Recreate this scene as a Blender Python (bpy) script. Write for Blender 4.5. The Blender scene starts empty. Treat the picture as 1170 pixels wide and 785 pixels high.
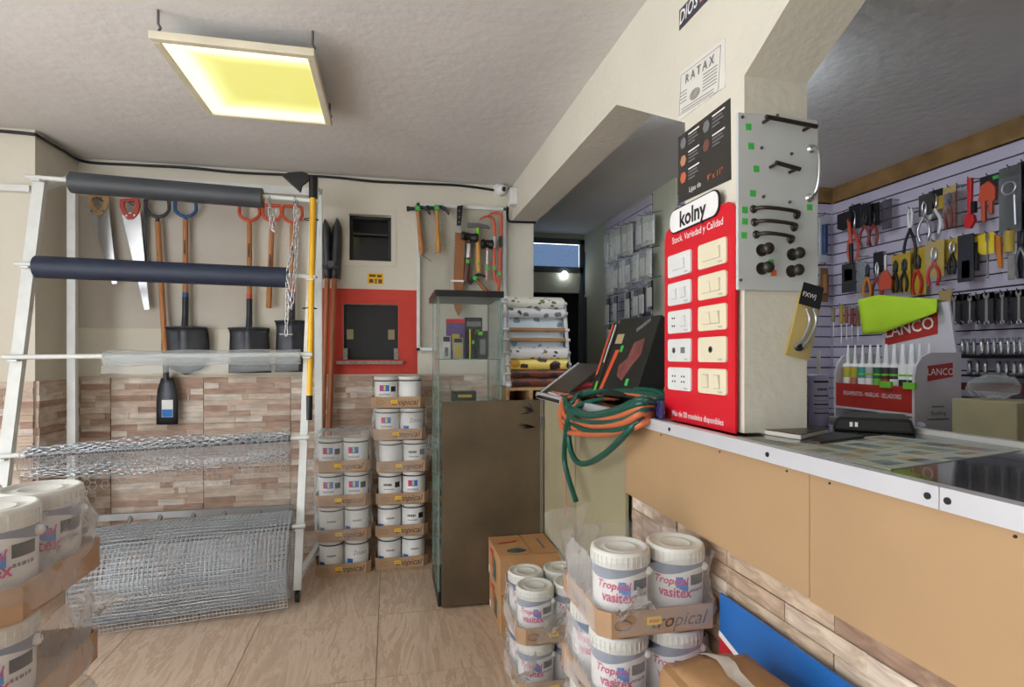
import bpy, bmesh, math, random
from mathutils import Vector, Matrix
random.seed(7)
R = random.Random(11)
PI = math.pi
SC = bpy.context.scene
COL = SC.collection

# ------------------------------------------------------------------ camera, light, exposure
H_EYE, FOC, CX, CY, YAW = 1.34, 640.0, 585.0, 408.0, math.atan(140/640.0)
cam_d = bpy.data.cameras.new('camera'); cam = bpy.data.objects.new('camera', cam_d); COL.objects.link(cam)
cam.location = (0, 0, H_EYE); cam.rotation_euler = (PI/2, 0, -YAW)
cam_d.sensor_width = 36; cam_d.lens = 36*FOC/1170; cam_d.shift_y = (CY-392.5)/1170; cam_d.clip_start = .02
SC.camera = cam
SC.view_settings.view_transform = 'Standard'; SC.view_settings.look = 'None'
SC.view_settings.gamma = 1; SC.view_settings.use_curve_mapping = False
SC.view_settings.exposure = 0.48
w = bpy.data.worlds.new('daylight'); SC.world = w; w.use_nodes = True
wn = w.node_tree.nodes; bg = wn['Background']
bg.inputs[0].default_value = (.95, .97, 1, 1); bg.inputs[1].default_value = 3.6

def ray(px, py):
    c, s = math.cos(YAW), math.sin(YAW); a, b = (px-CX)/FOC, (CY-py)/FOC
    return Vector((s+a*c, c-a*s, b))
EYE = Vector((0, 0, H_EYE))
def onY(px, py, Y): d = ray(px, py); return EYE + d*(Y/d.y)
def onX(px, py, X): d = ray(px, py); return EYE + d*(X/d.x)
def onZ(px, py, Z): d = ray(px, py); return EYE + d*((Z-H_EYE)/d.z)

# ------------------------------------------------------------------ materials (all node based)
MATS = {}
def mat(name, col, rough=.55, metal=0., var=.12, scale=6., bump=0., bscale=40., alpha=None, emit=None, spec=.5, coat=0., stretch=(1,1,1), col2=None, contrast=0.):
    if name in MATS: return MATS[name]
    m = bpy.data.materials.new(name); m.use_nodes = True; n = m.node_tree.nodes; l = m.node_tree.links
    b = n['Principled BSDF']
    tc = n.new('ShaderNodeTexCoord'); mp = n.new('ShaderNodeMapping'); mp.inputs['Scale'].default_value = stretch
    l.new(tc.outputs['Object'], mp.inputs['Vector'])
    nz = n.new('ShaderNodeTexNoise'); nz.inputs['Scale'].default_value = scale; nz.inputs['Detail'].default_value = 5
    l.new(mp.outputs['Vector'], nz.inputs['Vector'])
    rp = n.new('ShaderNodeValToRGB'); rp.color_ramp.elements[0].position = .3+contrast; rp.color_ramp.elements[1].position = .7-contrast
    c2 = col2 if col2 else tuple(max(0, c*(1-var)) for c in col)
    c1 = col if col2 else tuple(min(1, c*(1+var*.5)) for c in col)
    rp.color_ramp.elements[0].color = (*c2, 1); rp.color_ramp.elements[1].color = (*c1, 1)
    l.new(nz.outputs['Fac'], rp.inputs['Fac']); l.new(rp.outputs['Color'], b.inputs['Base Color'])
    b.inputs['Roughness'].default_value = rough; b.inputs['Metallic'].default_value = metal
    b.inputs['Specular IOR Level'].default_value = spec; b.inputs['Coat Weight'].default_value = coat
    if bump:
        n2 = n.new('ShaderNodeTexNoise'); n2.inputs['Scale'].default_value = bscale; n2.inputs['Detail'].default_value = 4
        l.new(mp.outputs['Vector'], n2.inputs['Vector'])
        bp = n.new('ShaderNodeBump'); bp.inputs['Strength'].default_value = bump; bp.inputs['Distance'].default_value = .01
        l.new(n2.outputs['Fac'], bp.inputs['Height']); l.new(bp.outputs['Normal'], b.inputs['Normal'])
    if emit:
        b.inputs['Emission Color'].default_value = (*emit[:3], 1); b.inputs['Emission Strength'].default_value = emit[3]
    if alpha is not None:
        tr = n.new('ShaderNodeBsdfTransparent'); mx = n.new('ShaderNodeMixShader')
        out = n['Material Output']; fr = n.new('ShaderNodeLayerWeight'); fr.inputs['Blend'].default_value = .35
        ad = n.new('ShaderNodeMath'); ad.operation = 'MULTIPLY_ADD'; ad.inputs[1].default_value = .45; ad.inputs[2].default_value = alpha; ad.use_clamp = True
        l.new(fr.outputs['Facing'], ad.inputs[0]); l.new(ad.outputs[0], mx.inputs[0])
        l.new(tr.outputs[0], mx.inputs[1]); l.new(b.outputs[0], mx.inputs[2]); l.new(mx.outputs[0], out.inputs['Surface'])
    MATS[name] = m; return m
def srgb(r, g, b):
    f = lambda c: (c/255/12.92) if c/255 <= .04045 else ((c/255+.055)/1.055)**2.4
    return (f(r), f(g), f(b))
def rgb(name, r, g, b, **k): return mat(name, srgb(r, g, b), **k)

WHITE = rgb('white_paint', 226, 228, 226, rough=.4, var=.06)
CREAM = rgb('cream_wall_plaster', 220, 215, 200, rough=.85, var=.07, scale=1.5, bump=.25, bscale=30)
CREAM2 = rgb('pale_green_plaster', 196, 198, 180, rough=.85, var=.08, scale=2, bump=.15)
CEIL = rgb('ceiling_plaster', 222, 220, 218, rough=.9, var=.09, scale=1.3, bump=.35, bscale=18)
BLACK = rgb('black_plastic', 22, 22, 24, rough=.45, var=.2)
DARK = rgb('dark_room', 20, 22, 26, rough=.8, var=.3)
GREYM = rgb('grey_steel', 120, 122, 125, rough=.35, metal=.8, var=.15)
STEEL = rgb('bright_steel', 205, 207, 210, rough=.25, metal=.9, var=.1)
GALV = rgb('galvanised_wire', 200, 206, 212, rough=.38, metal=.55, var=.12)
DSTEEL = rgb('dark_blade_steel', 62, 64, 70, rough=.38, metal=.5, var=.3, scale=12)
WOOD = rgb('wood_handle', 190, 128, 78, rough=.55, var=.25, scale=9, stretch=(8, 8, 1), bump=.1)
WOOD2 = rgb('pale_wood', 196, 158, 112, rough=.6, var=.2, scale=7, stretch=(1, 6, 6))
ORANGE = rgb('orange_plastic', 212, 88, 56, rough=.4, var=.1)
ORANGE2 = rgb('orange_rubber', 204, 110, 70, rough=.4, var=.12)
BLUE = rgb('blue_plastic', 44, 92, 148, rough=.4, var=.1)
NAVY = rgb('navy_sheet', 33, 44, 66, rough=.55, var=.15, bump=.1)
CHAR = rgb('charcoal_sheet', 62, 66, 72, rough=.5, var=.15, bump=.15)
RED = rgb('red_plastic', 206, 36, 40, rough=.4, var=.08)
REDW = rgb('red_wall_paint', 205, 66, 52, rough=.7, var=.08, bump=.15)
REDC = rgb('red_card', 214, 26, 44, rough=.35, var=.04)
YELLOW = rgb('yellow_paint', 246, 190, 40, rough=.35, var=.06)
YELC = rgb('yellow_card', 196, 166, 52, rough=.5, var=.12)
GREENS = rgb('green_sticker', 70, 190, 82, rough=.5, var=.05)
NEON = rgb('neon_green_cloth', 176, 214, 42, rough=.8, var=.06, bump=.2, bscale=20)
CARD = rgb('cardboard', 182, 148, 116, rough=.8, var=.14, scale=9, bump=.1)
CARD2 = rgb('tan_cardboard', 190, 146, 102, rough=.8, var=.12, scale=6, bump=.1)
CARDD = rgb('worn_cardboard', 168, 128, 88, rough=.75, var=.2, scale=7, bump=.15)
CAN = rgb('can_white', 232, 232, 230, rough=.35, var=.04)
CANL = rgb('can_lid_white', 222, 222, 216, rough=.4, var=.07)
CANB = rgb('can_blue_grey_band', 120, 132, 152, rough=.4, var=.06)
CLEAR = rgb('clear_wrap', 235, 236, 238, rough=.12, var=.03, alpha=.13, bump=.8, bscale=14)
CLEAR2 = rgb('clear_bag', 225, 230, 232, rough=.15, var=.03, alpha=.08, bump=.6, bscale=30)
CLEARR = rgb('clear_plastic_sheet', 205, 212, 214, rough=.2, var=.1, alpha=.20, bump=.4, bscale=9, stretch=(.3, 1, 1))
GLASS = rgb('cabinet_glass', 150, 165, 160, rough=.04, var=.02, alpha=.05)
GLASSE = rgb('glass_edge', 120, 165, 150, rough=.1, var=.05, alpha=.55)
INK = rgb('black_ink', 28, 28, 32, rough=.6, var=.1)
INKW = rgb('white_ink', 238, 238, 238, rough=.6, var=.02)
INKR = rgb('magenta_ink', 200, 44, 110, rough=.6, var=.05)
INKB = rgb('blue_ink', 40, 120, 200, rough=.6, var=.1)
INKY = rgb('yellow_ink', 240, 210, 50, rough=.5, var=.05)
INKG = rgb('grey_ink', 120, 120, 124, rough=.6, var=.05)
INKO = rgb('orange_ink', 226, 110, 60, rough=.6, var=.05)
INKLG = rgb('lime_ink', 120, 200, 60, rough=.6, var=.05)
HOSEG = rgb('green_hose', 18, 84, 70, rough=.3, var=.12)
MDF = rgb('mdf_board', 178, 146, 108, rough=.7, var=.1, scale=2.2, bump=.05)
OLIVE = rgb('olive_board', 160, 152, 122, rough=.65, var=.12, scale=3)
BROWNB = rgb('brown_board', 92, 78, 58, rough=.5, var=.4, scale=3.2, bump=.12)
SLAT = rgb('slatwall_lilac', 200, 194, 214, rough=.5, var=.05)
SLATG = rgb('slatwall_groove', 40, 36, 44, rough=.7, var=.1)
TOPD = rgb('dark_counter_top', 40, 42, 40, rough=.12, var=.15, coat=.4)
ALU = rgb('aluminium_trim', 214, 216, 222, rough=.35, metal=.25, var=.06)
BRONZE = rgb('bronze_metal', 66, 60, 54, rough=.4, metal=.6, var=.2)
GRPANEL = rgb('grey_panel', 200, 203, 203, rough=.5, var=.06)
LAV = rgb('lavender_tin', 170, 168, 206, rough=.4, var=.06)
GROUT = rgb('grout', 128, 112, 98, rough=.9, var=.15)
BEIGEP = rgb('beige_switch', 232, 224, 196, rough=.3, var=.03)
BLUED = rgb('deep_blue', 30, 60, 110, rough=.5, var=.15)
STONE = [rgb('stone_%d' % i, *c, rough=.75, var=.3, scale=5, stretch=(2, 2, 9), bump=.5, bscale=9) for i, c in enumerate(
    [(222, 206, 190), (204, 180, 160), (190, 162, 144), (230, 218, 206), (212, 190, 172), (182, 152, 134), (216, 200, 184)])]

# ------------------------------------------------------------------ mesh builder
def frame(o, x, y):
    x = Vector(x).normalized(); y = Vector(y); z = x.cross(y).normalized(); y = z.cross(x)
    return Matrix(((x.x, y.x, z.x, o[0]), (x.y, y.y, z.y, o[1]), (x.z, y.z, z.z, o[2]), (0, 0, 0, 1)))
def faceY(o): return frame(o, (1, 0, 0), (0, 0, 1))      # surface that looks to -Y (towards the viewer)
def faceX(o): return frame(o, (0, -1, 0), (0, 0, 1))     # surface that looks to -X
class B:
    def __init__(s, M=None): s.v, s.f, s.mi, s.sm, s.M, s.m = [], [], [], [], M, 0
    def add(s, vs, fs, smooth=False, m=None):
        o = len(s.v)
        for p in vs:
            p = Vector(p); s.v.append(s.M @ p if s.M else p)
        for f in fs: s.f.append(tuple(i+o for i in f)); s.mi.append(s.m if m is None else m); s.sm.append(smooth)
        return s
    def box(s, x0, x1, y0, y1, z0, z1, m=None):
        v = [(x, y, z) for x in (x0, x1) for y in (y0, y1) for z in (z0, z1)]
        return s.add(v, [(0, 1, 3, 2), (4, 6, 7, 5), (0, 4, 5, 1), (2, 3, 7, 6), (0, 2, 6, 4), (1, 5, 7, 3)], m=m)
    def prism(s, poly, vec, m=None):
        n = len(poly); vec = Vector(vec); a = [Vector(p) for p in poly]
        return s.add(a+[p+vec for p in a], [tuple(range(n))[::-1], tuple(range(n, 2*n))]+[(i, (i+1) % n, (i+1) % n+n, i+n) for i in range(n)], m=m)
    def tube(s, pts, r, n=8, closed=False, m=None, cap=True):
        pts = [Vector(p) for p in pts]; N = len(pts); rs = r if isinstance(r, (list, tuple)) else [r]*N
        vs, fs = [], []; up = None
        for i, p in enumerate(pts):
            if closed: t = pts[(i+1) % N]-pts[i-1]
            else: t = pts[min(i+1, N-1)]-pts[max(i-1, 0)]
            t = t.normalized() if t.length > 1e-9 else Vector((0, 0, 1))
            if up is None: up = Vector((0, 0, 1)) if abs(t.z) < .9 else Vector((1, 0, 0))
            a = (up-t*up.dot(t))
            a = a.normalized() if a.length > 1e-6 else t.orthogonal().normalized()
            b = t.cross(a); up = a
            for k in range(n):
                q = 2*PI*k/n; vs.append(p+(a*math.cos(q)+b*math.sin(q))*rs[i])
        M = N if closed else N-1
        for i in range(M):
            j = (i+1) % N
            for k in range(n): fs.append((i*n+k, i*n+(k+1) % n, j*n+(k+1) % n, j*n+k))
        s.add(vs, fs, smooth=True, m=m)
        if cap and not closed:
            for i in (0, N-1):
                c = [vs[i*n+k] for k in range(n)]; s.add(c, [tuple(range(n)) if i else tuple(range(n))[::-1]], m=m)
        return s
    def cyl(s, p, q, r, r2=None, n=16, m=None): return s.tube([p, q], [r, r if r2 is None else r2], n, m=m)
    def lathe(s, prof, c=(0, 0, 0), n=24, m=None):
        c = Vector(c); vs, fs = [], []
        for (r, z) in prof:
            for k in range(n): vs.append(c+Vector((r*math.cos(2*PI*k/n), r*math.sin(2*PI*k/n), z)))
        for i in range(len(prof)-1):
            for k in range(n): fs.append((i*n+k, i*n+(k+1) % n, (i+1)*n+(k+1) % n, (i+1)*n+k))
        s.add(vs, fs, smooth=True, m=m)
        for i in (0, len(prof)-1):
            if prof[i][0] > 1e-4:
                cc = vs[i*n:(i+1)*n]; s.add(cc, [tuple(range(n)) if i else tuple(range(n))[::-1]], m=m)
        return s
    def patch(s, c, r, a0, a1, z0, z1, n=8, m=None):
        vs, fs = [], []
        for k in range(n+1):
            a = math.radians(a0+(a1-a0)*k/n)
            for z in (z0, z1): vs.append((c[0]+r*math.cos(a), c[1]+r*math.sin(a), c[2]+z))
        for k in range(n): fs.append((2*k, 2*k+2, 2*k+3, 2*k+1))
        return s.add(vs, fs, smooth=True, m=m)
    def grid(s, rows, smooth=True, m=None, closed=False):
        h, w_ = len(rows), len(rows[0]); fs = []
        for i in range(h-1):
            for k in range(w_ if closed else w_-1): fs.append((i*w_+k, i*w_+(k+1) % w_, (i+1)*w_+(k+1) % w_, (i+1)*w_+k))
        return s.add([p for r_ in rows for p in r_], fs, smooth=smooth, m=m)
    def ball(s, c, rx, ry=None, rz=None, n=12, m=None):
        ry = rx if ry is None else ry; rz = rx if rz is None else rz
        rows = [[(c[0]+rx*math.sin(PI*i/8)*math.cos(2*PI*k/n), c[1]+ry*math.sin(PI*i/8)*math.sin(2*PI*k/n), c[2]-rz*math.cos(PI*i/8)) for k in range(n)] for i in range(9)]
        return s.grid(rows, closed=True, m=m)
    def mesh(s, name, mats, loc):
        me = bpy.data.meshes.new(name); loc = Vector(loc)
        me.from_pydata([p-loc for p in s.v], [], s.f); me.update()
        for m in mats: me.materials.append(m)
        me.polygons.foreach_set('material_index', s.mi); me.polygons.foreach_set('use_smooth', s.sm)
        return me
    def obj(s, name, mats, parent=None, loc=None, bev=0, solid=0, wire=0, sub=0, recalc=True):
        mats = mats if isinstance(mats, (list, tuple)) else [mats]
        if parent is not None:
            r = parent
            while r.parent: r = r.parent
            L = r.location.copy()
        elif loc is not None: L = Vector(loc)
        else:
            xs = [p.x for p in s.v]; ys = [p.y for p in s.v]; zs = [p.z for p in s.v]
            L = Vector(((min(xs)+max(xs))/2, (min(ys)+max(ys))/2, min(zs)))
        me = s.mesh(name, mats, L)
        if recalc and not wire:
            bm = bmesh.new(); bm.from_mesh(me); bmesh.ops.recalc_face_normals(bm, faces=bm.faces); bm.to_mesh(me); bm.free()
        o = bpy.data.objects.new(name, me); COL.objects.link(o)
        if parent is not None: o.parent = parent
        else: o.location = L
        if wire:
            md = o.modifiers.new('wire', 'WIREFRAME'); md.thickness = wire; md.use_replace = True; md.use_even_offset = False; md.use_boundary = True
        if solid:
            md = o.modifiers.new('solid', 'SOLIDIFY'); md.thickness = solid; md.offset = 0
        if sub:
            md = o.modifiers.new('sub', 'SUBSURF'); md.levels = sub; md.render_levels = sub
        if bev:
            md = o.modifiers.new('bevel', 'BEVEL'); md.width = bev; md.segments = 2; md.limit_method = 'ANGLE'; md.angle_limit = .7
        return o
def thing(name, label, cat, loc=(0, 0, 0), group=None):
    o = bpy.data.objects.new(name, None); COL.objects.link(o); o.location = loc; o.empty_display_size = .05
    return tag(o, label, cat, group)
def tag(o, label, cat, group=None):
    o['label'] = label; o['category'] = cat
    if group: o['group'] = group
    return o
def struct(o): o['kind'] = 'structure'; return o
def stuff(o): o['kind'] = 'stuff'; return o
def copy_tree(o, d, label=None, parent=None):
    c = o.copy(); COL.objects.link(c)
    if parent is None:
        c.location = o.location+Vector(d)
        if label: c['label'] = label
    else: c.parent = parent
    for ch in list(o.children): copy_tree(ch, d, None, c)
    return c
TXT = {}
def text(body, size, M, m, parent, name='lettering', align='CENTER', ext=.0004, sx=1., shear=0., bold=0.):
    k = (body, align, ext, shear, bold)
    if k not in TXT:
        cu = bpy.data.curves.new('t', 'FONT'); cu.body = body; cu.size = 1; cu.align_x = align; cu.align_y = 'CENTER'; cu.resolution_u = 2
        cu.shear = shear; cu.offset = bold
        o = bpy.data.objects.new('t', cu); me = bpy.data.meshes.new_from_object(o)
        TXT[k] = ([v.co.copy() for v in me.vertices], [tuple(p.vertices) for p in me.polygons]); bpy.data.objects.remove(o)
    vs, fs = TXT[k]
    b = B(M); b.add([(v.x*size*sx, v.y*size, .0006) for v in vs], fs)
    return b.obj(name, m, parent, recalc=False)
def dashes(M, w_, h, m, parent, seed=1, name='print_line'):
    """A line of print too small to read: short strokes of uneven width."""
    r = random.Random(seed); b = B(M); x = -w_/2
    while x < w_/2-h*.2:
        a = min(r.uniform(.25, .7)*h, w_/2-x); b.box(x, x+a, -h*r.uniform(.3, .5), h*r.uniform(.3, .5), .0002, .0008); x += a+h*.16
    return b.obj(name, m, parent)
def dashes_cyl(c, r_, ang, span, z, h, m, parent, seed=1, name='print_line'):
    r = random.Random(seed); b = B(); a = ang-span/2
    while a < ang+span/2-2:
        d = min(r.uniform(3, 8), ang+span/2-a); b.patch(c, r_, a, a+d, z-h/2, z+h/2, 2); a += d+2
    return b.obj(name, m, parent)
def smooth_path(pts, n=6):
    pts = [Vector(p) for p in pts]; out = []
    for i in range(len(pts)-1):
        p0, p1, p2, p3 = pts[max(i-1, 0)], pts[i], pts[i+1], pts[min(i+2, len(pts)-1)]
        for k in range(n):
            t = k/n; out.append(.5*((2*p1)+(p2-p0)*t+(2*p0-5*p1+4*p2-p3)*t*t+(3*p1-p0-3*p2+p3)*t*t*t))
    return out+[pts[-1]]
ORD = ['first', 'second', 'third', 'fourth', 'fifth', 'sixth', 'seventh', 'eighth', 'ninth', 'tenth', 'eleventh', 'twelfth', 'thirteenth', 'fourteenth', 'fifteenth', 'sixteenth', 'seventeenth', 'eighteenth']
# ------------------------------------------------------------------ room shell
HC, YB = 2.6, 4.05           # ceiling height, back wall
XW = .887                    # wall / column plane above the counter
def floor_mat():
    m = bpy.data.materials.new('veined_floor_tile'); m.use_nodes = True; n = m.node_tree.nodes; l = m.node_tree.links; b = n['Principled BSDF']
    tc = n.new('ShaderNodeTexCoord'); oi = n.new('ShaderNodeObjectInfo')
    ad = n.new('ShaderNodeVectorMath'); ad.operation = 'ADD'
    mu = n.new('ShaderNodeVectorMath'); mu.operation = 'SCALE'; mu.inputs['Scale'].default_value = 13
    l.new(oi.outputs['Random'], mu.inputs[0]); l.new(tc.outputs['Object'], ad.inputs[0]); l.new(mu.outputs[0], ad.inputs[1])
    mp = n.new('ShaderNodeMapping'); mp.inputs['Scale'].default_value = (4.4, .85, 1); mp.inputs['Rotation'].default_value = (0, 0, .3)
    l.new(ad.outputs[0], mp.inputs['Vector'])
    nz = n.new('ShaderNodeTexNoise'); nz.inputs['Scale'].default_value = 1.5; nz.inputs['Detail'].default_value = 13; nz.inputs['Roughness'].default_value = .72; nz.inputs['Distortion'].default_value = .55
    l.new(mp.outputs[0], nz.inputs['Vector'])
    rp = n.new('ShaderNodeValToRGB'); e = rp.color_ramp.elements
    e[0].position = .28; e[0].color = (*srgb(178, 152, 130), 1); e[1].position = .74; e[1].color = (*srgb(218, 198, 178), 1)
    for p, c in ((.42, (190, 166, 142)), (.5, (212, 190, 168)), (.53, (184, 158, 134)), (.6, (206, 182, 160))):
        x = e.new(p); x.color = (*srgb(*c), 1)
    l.new(nz.outputs['Fac'], rp.inputs['Fac']); l.new(rp.outputs[0], b.inputs['Base Color'])
    b.inputs['Roughness'].default_value = .32
    bp = n.new('ShaderNodeBump'); bp.inputs['Strength'].default_value = .08; l.new(nz.outputs['Fac'], bp.inputs['Height']); l.new(bp.outputs[0], b.inputs['Normal'])
    return m
FLOORT = floor_mat()
fl = struct(B().box(-3.0, 3.36, -1.2, 5.7, -.12, -.006).obj('floor', GROUT, loc=(0, 0, 0)))
T = .588; x0 = -.055
tm = B().box(.0015, T-.0015, .0015, T-.0015, -.006, 0).mesh('floor_tile', [FLOORT], (0, 0, 0))
for i in range(-5, 2):
    for j in range(-2, 7):
        o = bpy.data.objects.new('floor_tile', tm); COL.objects.link(o); o.parent = fl; o.location = (x0+i*T, .05+j*T, 0)
struct(B().box(-3.2, 3.4, -1.2, 5.7, HC, HC+.15).obj('ceiling', CEIL, loc=(0, 0, HC)))

def holed(b, u0, u1, z0, z1, y0, y1, holes):
    us = sorted({u0, u1, *[h[0] for h in holes], *[h[1] for h in holes]}); zs = sorted({z0, z1, *[h[2] for h in holes], *[h[3] for h in holes]})
    for a, c in zip(us, us[1:]):
        for d, e in zip(zs, zs[1:]):
            mu, mz = (a+c)/2, (d+e)/2
            if any(h[0] < mu < h[1] and h[2] < mz < h[3] for h in holes): continue
            b.box(a, c, y0, y1, d, e)
    return b
p, q = onY(399, 244, YB), onY(447, 299, YB); WIN = (p.x, q.x, q.z, p.z)
p, q = onY(392, 347, YB), onY(455, 411, YB); OPN = (p.x, q.x, q.z, p.z)
wb = struct(holed(B(), -2.0, 1.05, 0, HC, YB, YB+.14, [WIN, OPN]).obj('wall_back', CREAM, loc=(0, YB, 0)))
# red painted field round the counter window
p, q = onY(365, 329, YB), onY(477, 431, YB)
holed(B(), p.x, q.x, q.z, p.z, YB-.002, YB, [OPN]).obj('red_paint_field', REDW, wb)
# wainscot tiles
def tile_mesh(seed, w_, h, split=(2, 3)):
    r = random.Random(seed); b = B(); z = .0015
    n = max(2, round(h/.04)); hh = (h-.003)/n
    for k in range(n):
        x = .0015; cuts = sorted(r.uniform(.12, .88) for _ in range(r.choice(split)))
        for c in cuts+[1]:
            x1 = .0015+(w_-.003)*c
            b.box(x, x1-.0008, -.010-r.uniform(0, .009), 0, z, z+hh-.0008, m=r.randrange(7)); x = x1
        z += hh
    return b.mesh('wall_tile', STONE, (0, 0, 0))
TW, TH = .54, .302; var = [tile_mesh(s, TW, TH) for s in range(5)]
for i, x in enumerate([-1.735+TW*k for k in range(5)]):
    for j in range(4):
        o = bpy.data.objects.new('wall_tile', var[(i*3+j*2) % 5]); COL.objects.link(o); o.parent = wb
        o.location = (x, 0, j*TH)
nm = tile_mesh(77, .18, TH, (1, 1)); nm2 = tile_mesh(78, .085, TH, (0, 1))
for j in range(4):
    o = bpy.data.objects.new('wall_tile', nm); COL.objects.link(o); o.parent = wb; o.location = (-1.917, 0, j*TH)
    o = bpy.data.objects.new('wall_tile', nm2); COL.objects.link(o); o.parent = wb; o.location = (.965, 0, j*TH)
B().box(-2.0, 1.05, YB-.016, YB, 4*TH, 4*TH+.012).obj('wainscot_cap', rgb('cap_trim', 200, 190, 172, rough=.6), wb)
# pale backing sheet behind the hanging tools
a, c = onY(42, 372, YB), onY(262, 378, YB)
pan = B().box(-1.918, c.x+.12, YB-.007, YB-.001, (a.z+c.z)/2, 2.36).obj('backing_board', rgb('grey_backing', 196, 190, 178, rough=.6, var=.06), loc=(-1.2, YB, 1.5))
tag(pan, 'pale grey backing board on the cream wall behind the hanging shovels', 'board')

# pillar and left wall
pl = struct(B().box(-2.9, -1.92, 3.6, YB+.14, 0, HC).obj('wall_left_pillar', CREAM, loc=(-2.3, 3.6, 0)))
side = tile_mesh(91, .44, TH, (1, 2)); fr = tile_mesh(92, .5, TH)
for j in range(4):
    o = bpy.data.objects.new('wall_tile', side); COL.objects.link(o); o.parent = pl; o.location = (-1.92+2.3, .44, j*TH); o.rotation_euler = (0, 0, PI/2*3)
    o.rotation_euler = (0, 0, PI/2); o.location = (-1.92+2.3, .005, j*TH)
    o = bpy.data.objects.new('wall_tile', fr); COL.objects.link(o); o.parent = pl; o.location = (-2.42+2.3, 0, j*TH)
struct(B().box(-3.0, -2.9, 1.9, 4.2, 0, HC).obj('wall_left', CREAM, loc=(-2.95, 3, 0)))
a = onY(0, 218, 3.59)
struct(B().box(-2.9, -1.925, 3.555, 3.599, a.z-.004, a.z+.03).obj('trim_1', WHITE))

# wall, column and haunches above the counter
poly = [(YB, 2.35), (2.1, 2.35), (1.567, 2.06), (1.567, 1.145), (1.273, 1.145), (1.273, 2.06), (.74, 2.35), (-1.2, 2.35), (-1.2, HC), (YB, HC)]
struct(B().prism([(XW, y, z) for y, z in poly], (.185, 0, 0)).obj('wall_counter_column', CREAM, loc=(XW, 1.4, 1.145)))
# rooms behind the counter
X1, X2, Y0 = 1.96, 3.26, 3.6
struct(B().box(.95, 1.05, YB+.14, 5.5, 0, HC).obj('wall_corridor_left', CREAM2, loc=(1, 5, 0)))
struct(B().box(X1, X2+.1, Y0, Y0+.12, 0, HC).obj('wall_stock_back', CREAM2, loc=(2.6, Y0, 0)))
struct(B().box(X1, X1+.12, Y0+.12, 5.5, 0, HC).obj('wall_corridor_right', CREAM2, loc=(X1, 4.5, 0)))
struct(B().box(X2, X2+.1, -1.2, Y0, 0, HC).obj('wall_right', CREAM2, loc=(X2, 1, 0)))
struct(B().box(-1.7, X2, -1.3, -1.2, 0, HC).obj('wall_front_light_block', CREAM2, loc=(2, -1.2, 0)))  # unseen front wall, added to keep daylight off near faces and stock
# corridor door with transom
YD = 5.5
p, q = onY(613, 272, YD), onY(664, 306, YD); x_l, x_r = 1.05, q.x
struct(holed(B(), 1.05, X1, 0, HC, YD, YD+.1, [(1.12, x_r, .02, 2.0), (1.12, x_r, q.z, p.z-.03)]).obj('wall_corridor_end', CREAM2, loc=(1.4, YD, 0)))
dr = struct(B().box(1.12, x_r, YD+.09, YD+.1, .02, 2.0).obj('doorway_dark_1', DARK, loc=(1.4, YD, 0)))  # near-black sheet painted as the unlit room beyond the doorway
fb = B()
for a_, b_, c_, d_ in ((1.08, 1.14, 0, p.z), (x_r-.02, x_r+.05, 0, p.z), (1.08, x_r+.05, p.z-.05, p.z), (1.08, x_r+.05, q.z-.06, q.z)): fb.box(a_, b_, YD-.03, YD, c_, d_)
fb.obj('door_frame', rgb('grey_door_frame', 92, 98, 100, rough=.6), dr)
wn1 = struct(B().box(1.14, x_r-.02, YD+.02, YD+.03, q.z, p.z-.05).obj('window_1', rgb('frosted_blue_glass_glow', 96, 124, 168, rough=.25, var=.3, scale=60, emit=(.25, .4, .7, .35)), loc=(1.4, YD, 2)))  # pane glows faintly by itself, standing in for light behind it
bd = B().box(x_r+.06, X1-.01, YD-.05, YD-.01, 1.98, 2.42).obj('blue_board', BLUED); tag(bd, 'dark blue panel beside the frosted transom at the corridor end', 'panel')
gd = thing('corridor_door_leaf', 'grey green door leaf standing open at the corridor end', 'door', (x_r+.1, YD-.1, 0))
B().box(x_r+.06, X1-.02, YD-.10, YD-.06, .02, 1.95).obj('leaf', rgb('grey_green_door', 74, 88, 90, rough=.6), gd)
for z in (.5, 1.1, 1.7): B().box(x_r+.05, x_r+.075, YD-.115, YD-.095, z, z+.09).obj('hinge', GREYM, gd)
# ceiling bulb at the corridor end, LED batten behind the beam
bp_ = onY(645, 313, 5.47)
bl = thing('corridor_bulb', 'small bright round bulb glowing in the dark doorway', 'lamp', bp_)
B().ball(bp_, .028).obj('bulb', mat('bulb_glow', (1, 1, 1), emit=(.9, .95, 1, 14)), bl)
B().cyl(bp_+Vector((0, .02, 0)), (bp_.x, YD+.09, bp_.z), .02).obj('socket', BLACK, bl)
lb = thing('led_batten', 'white batten lamp on the ceiling behind the counter beam', 'lamp', (1.5, 2.3, 2.5))
B().box(1.46, 1.54, 2.08, 2.52, 2.56, HC).obj('housing', WHITE, lb)
B().cyl((1.50, 2.10, 2.54), (1.50, 2.50, 2.54), .016).obj('tube', mat('tube_glow', (1, 1, 1), emit=(.8, .9, 1, 85)), lb)
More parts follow.
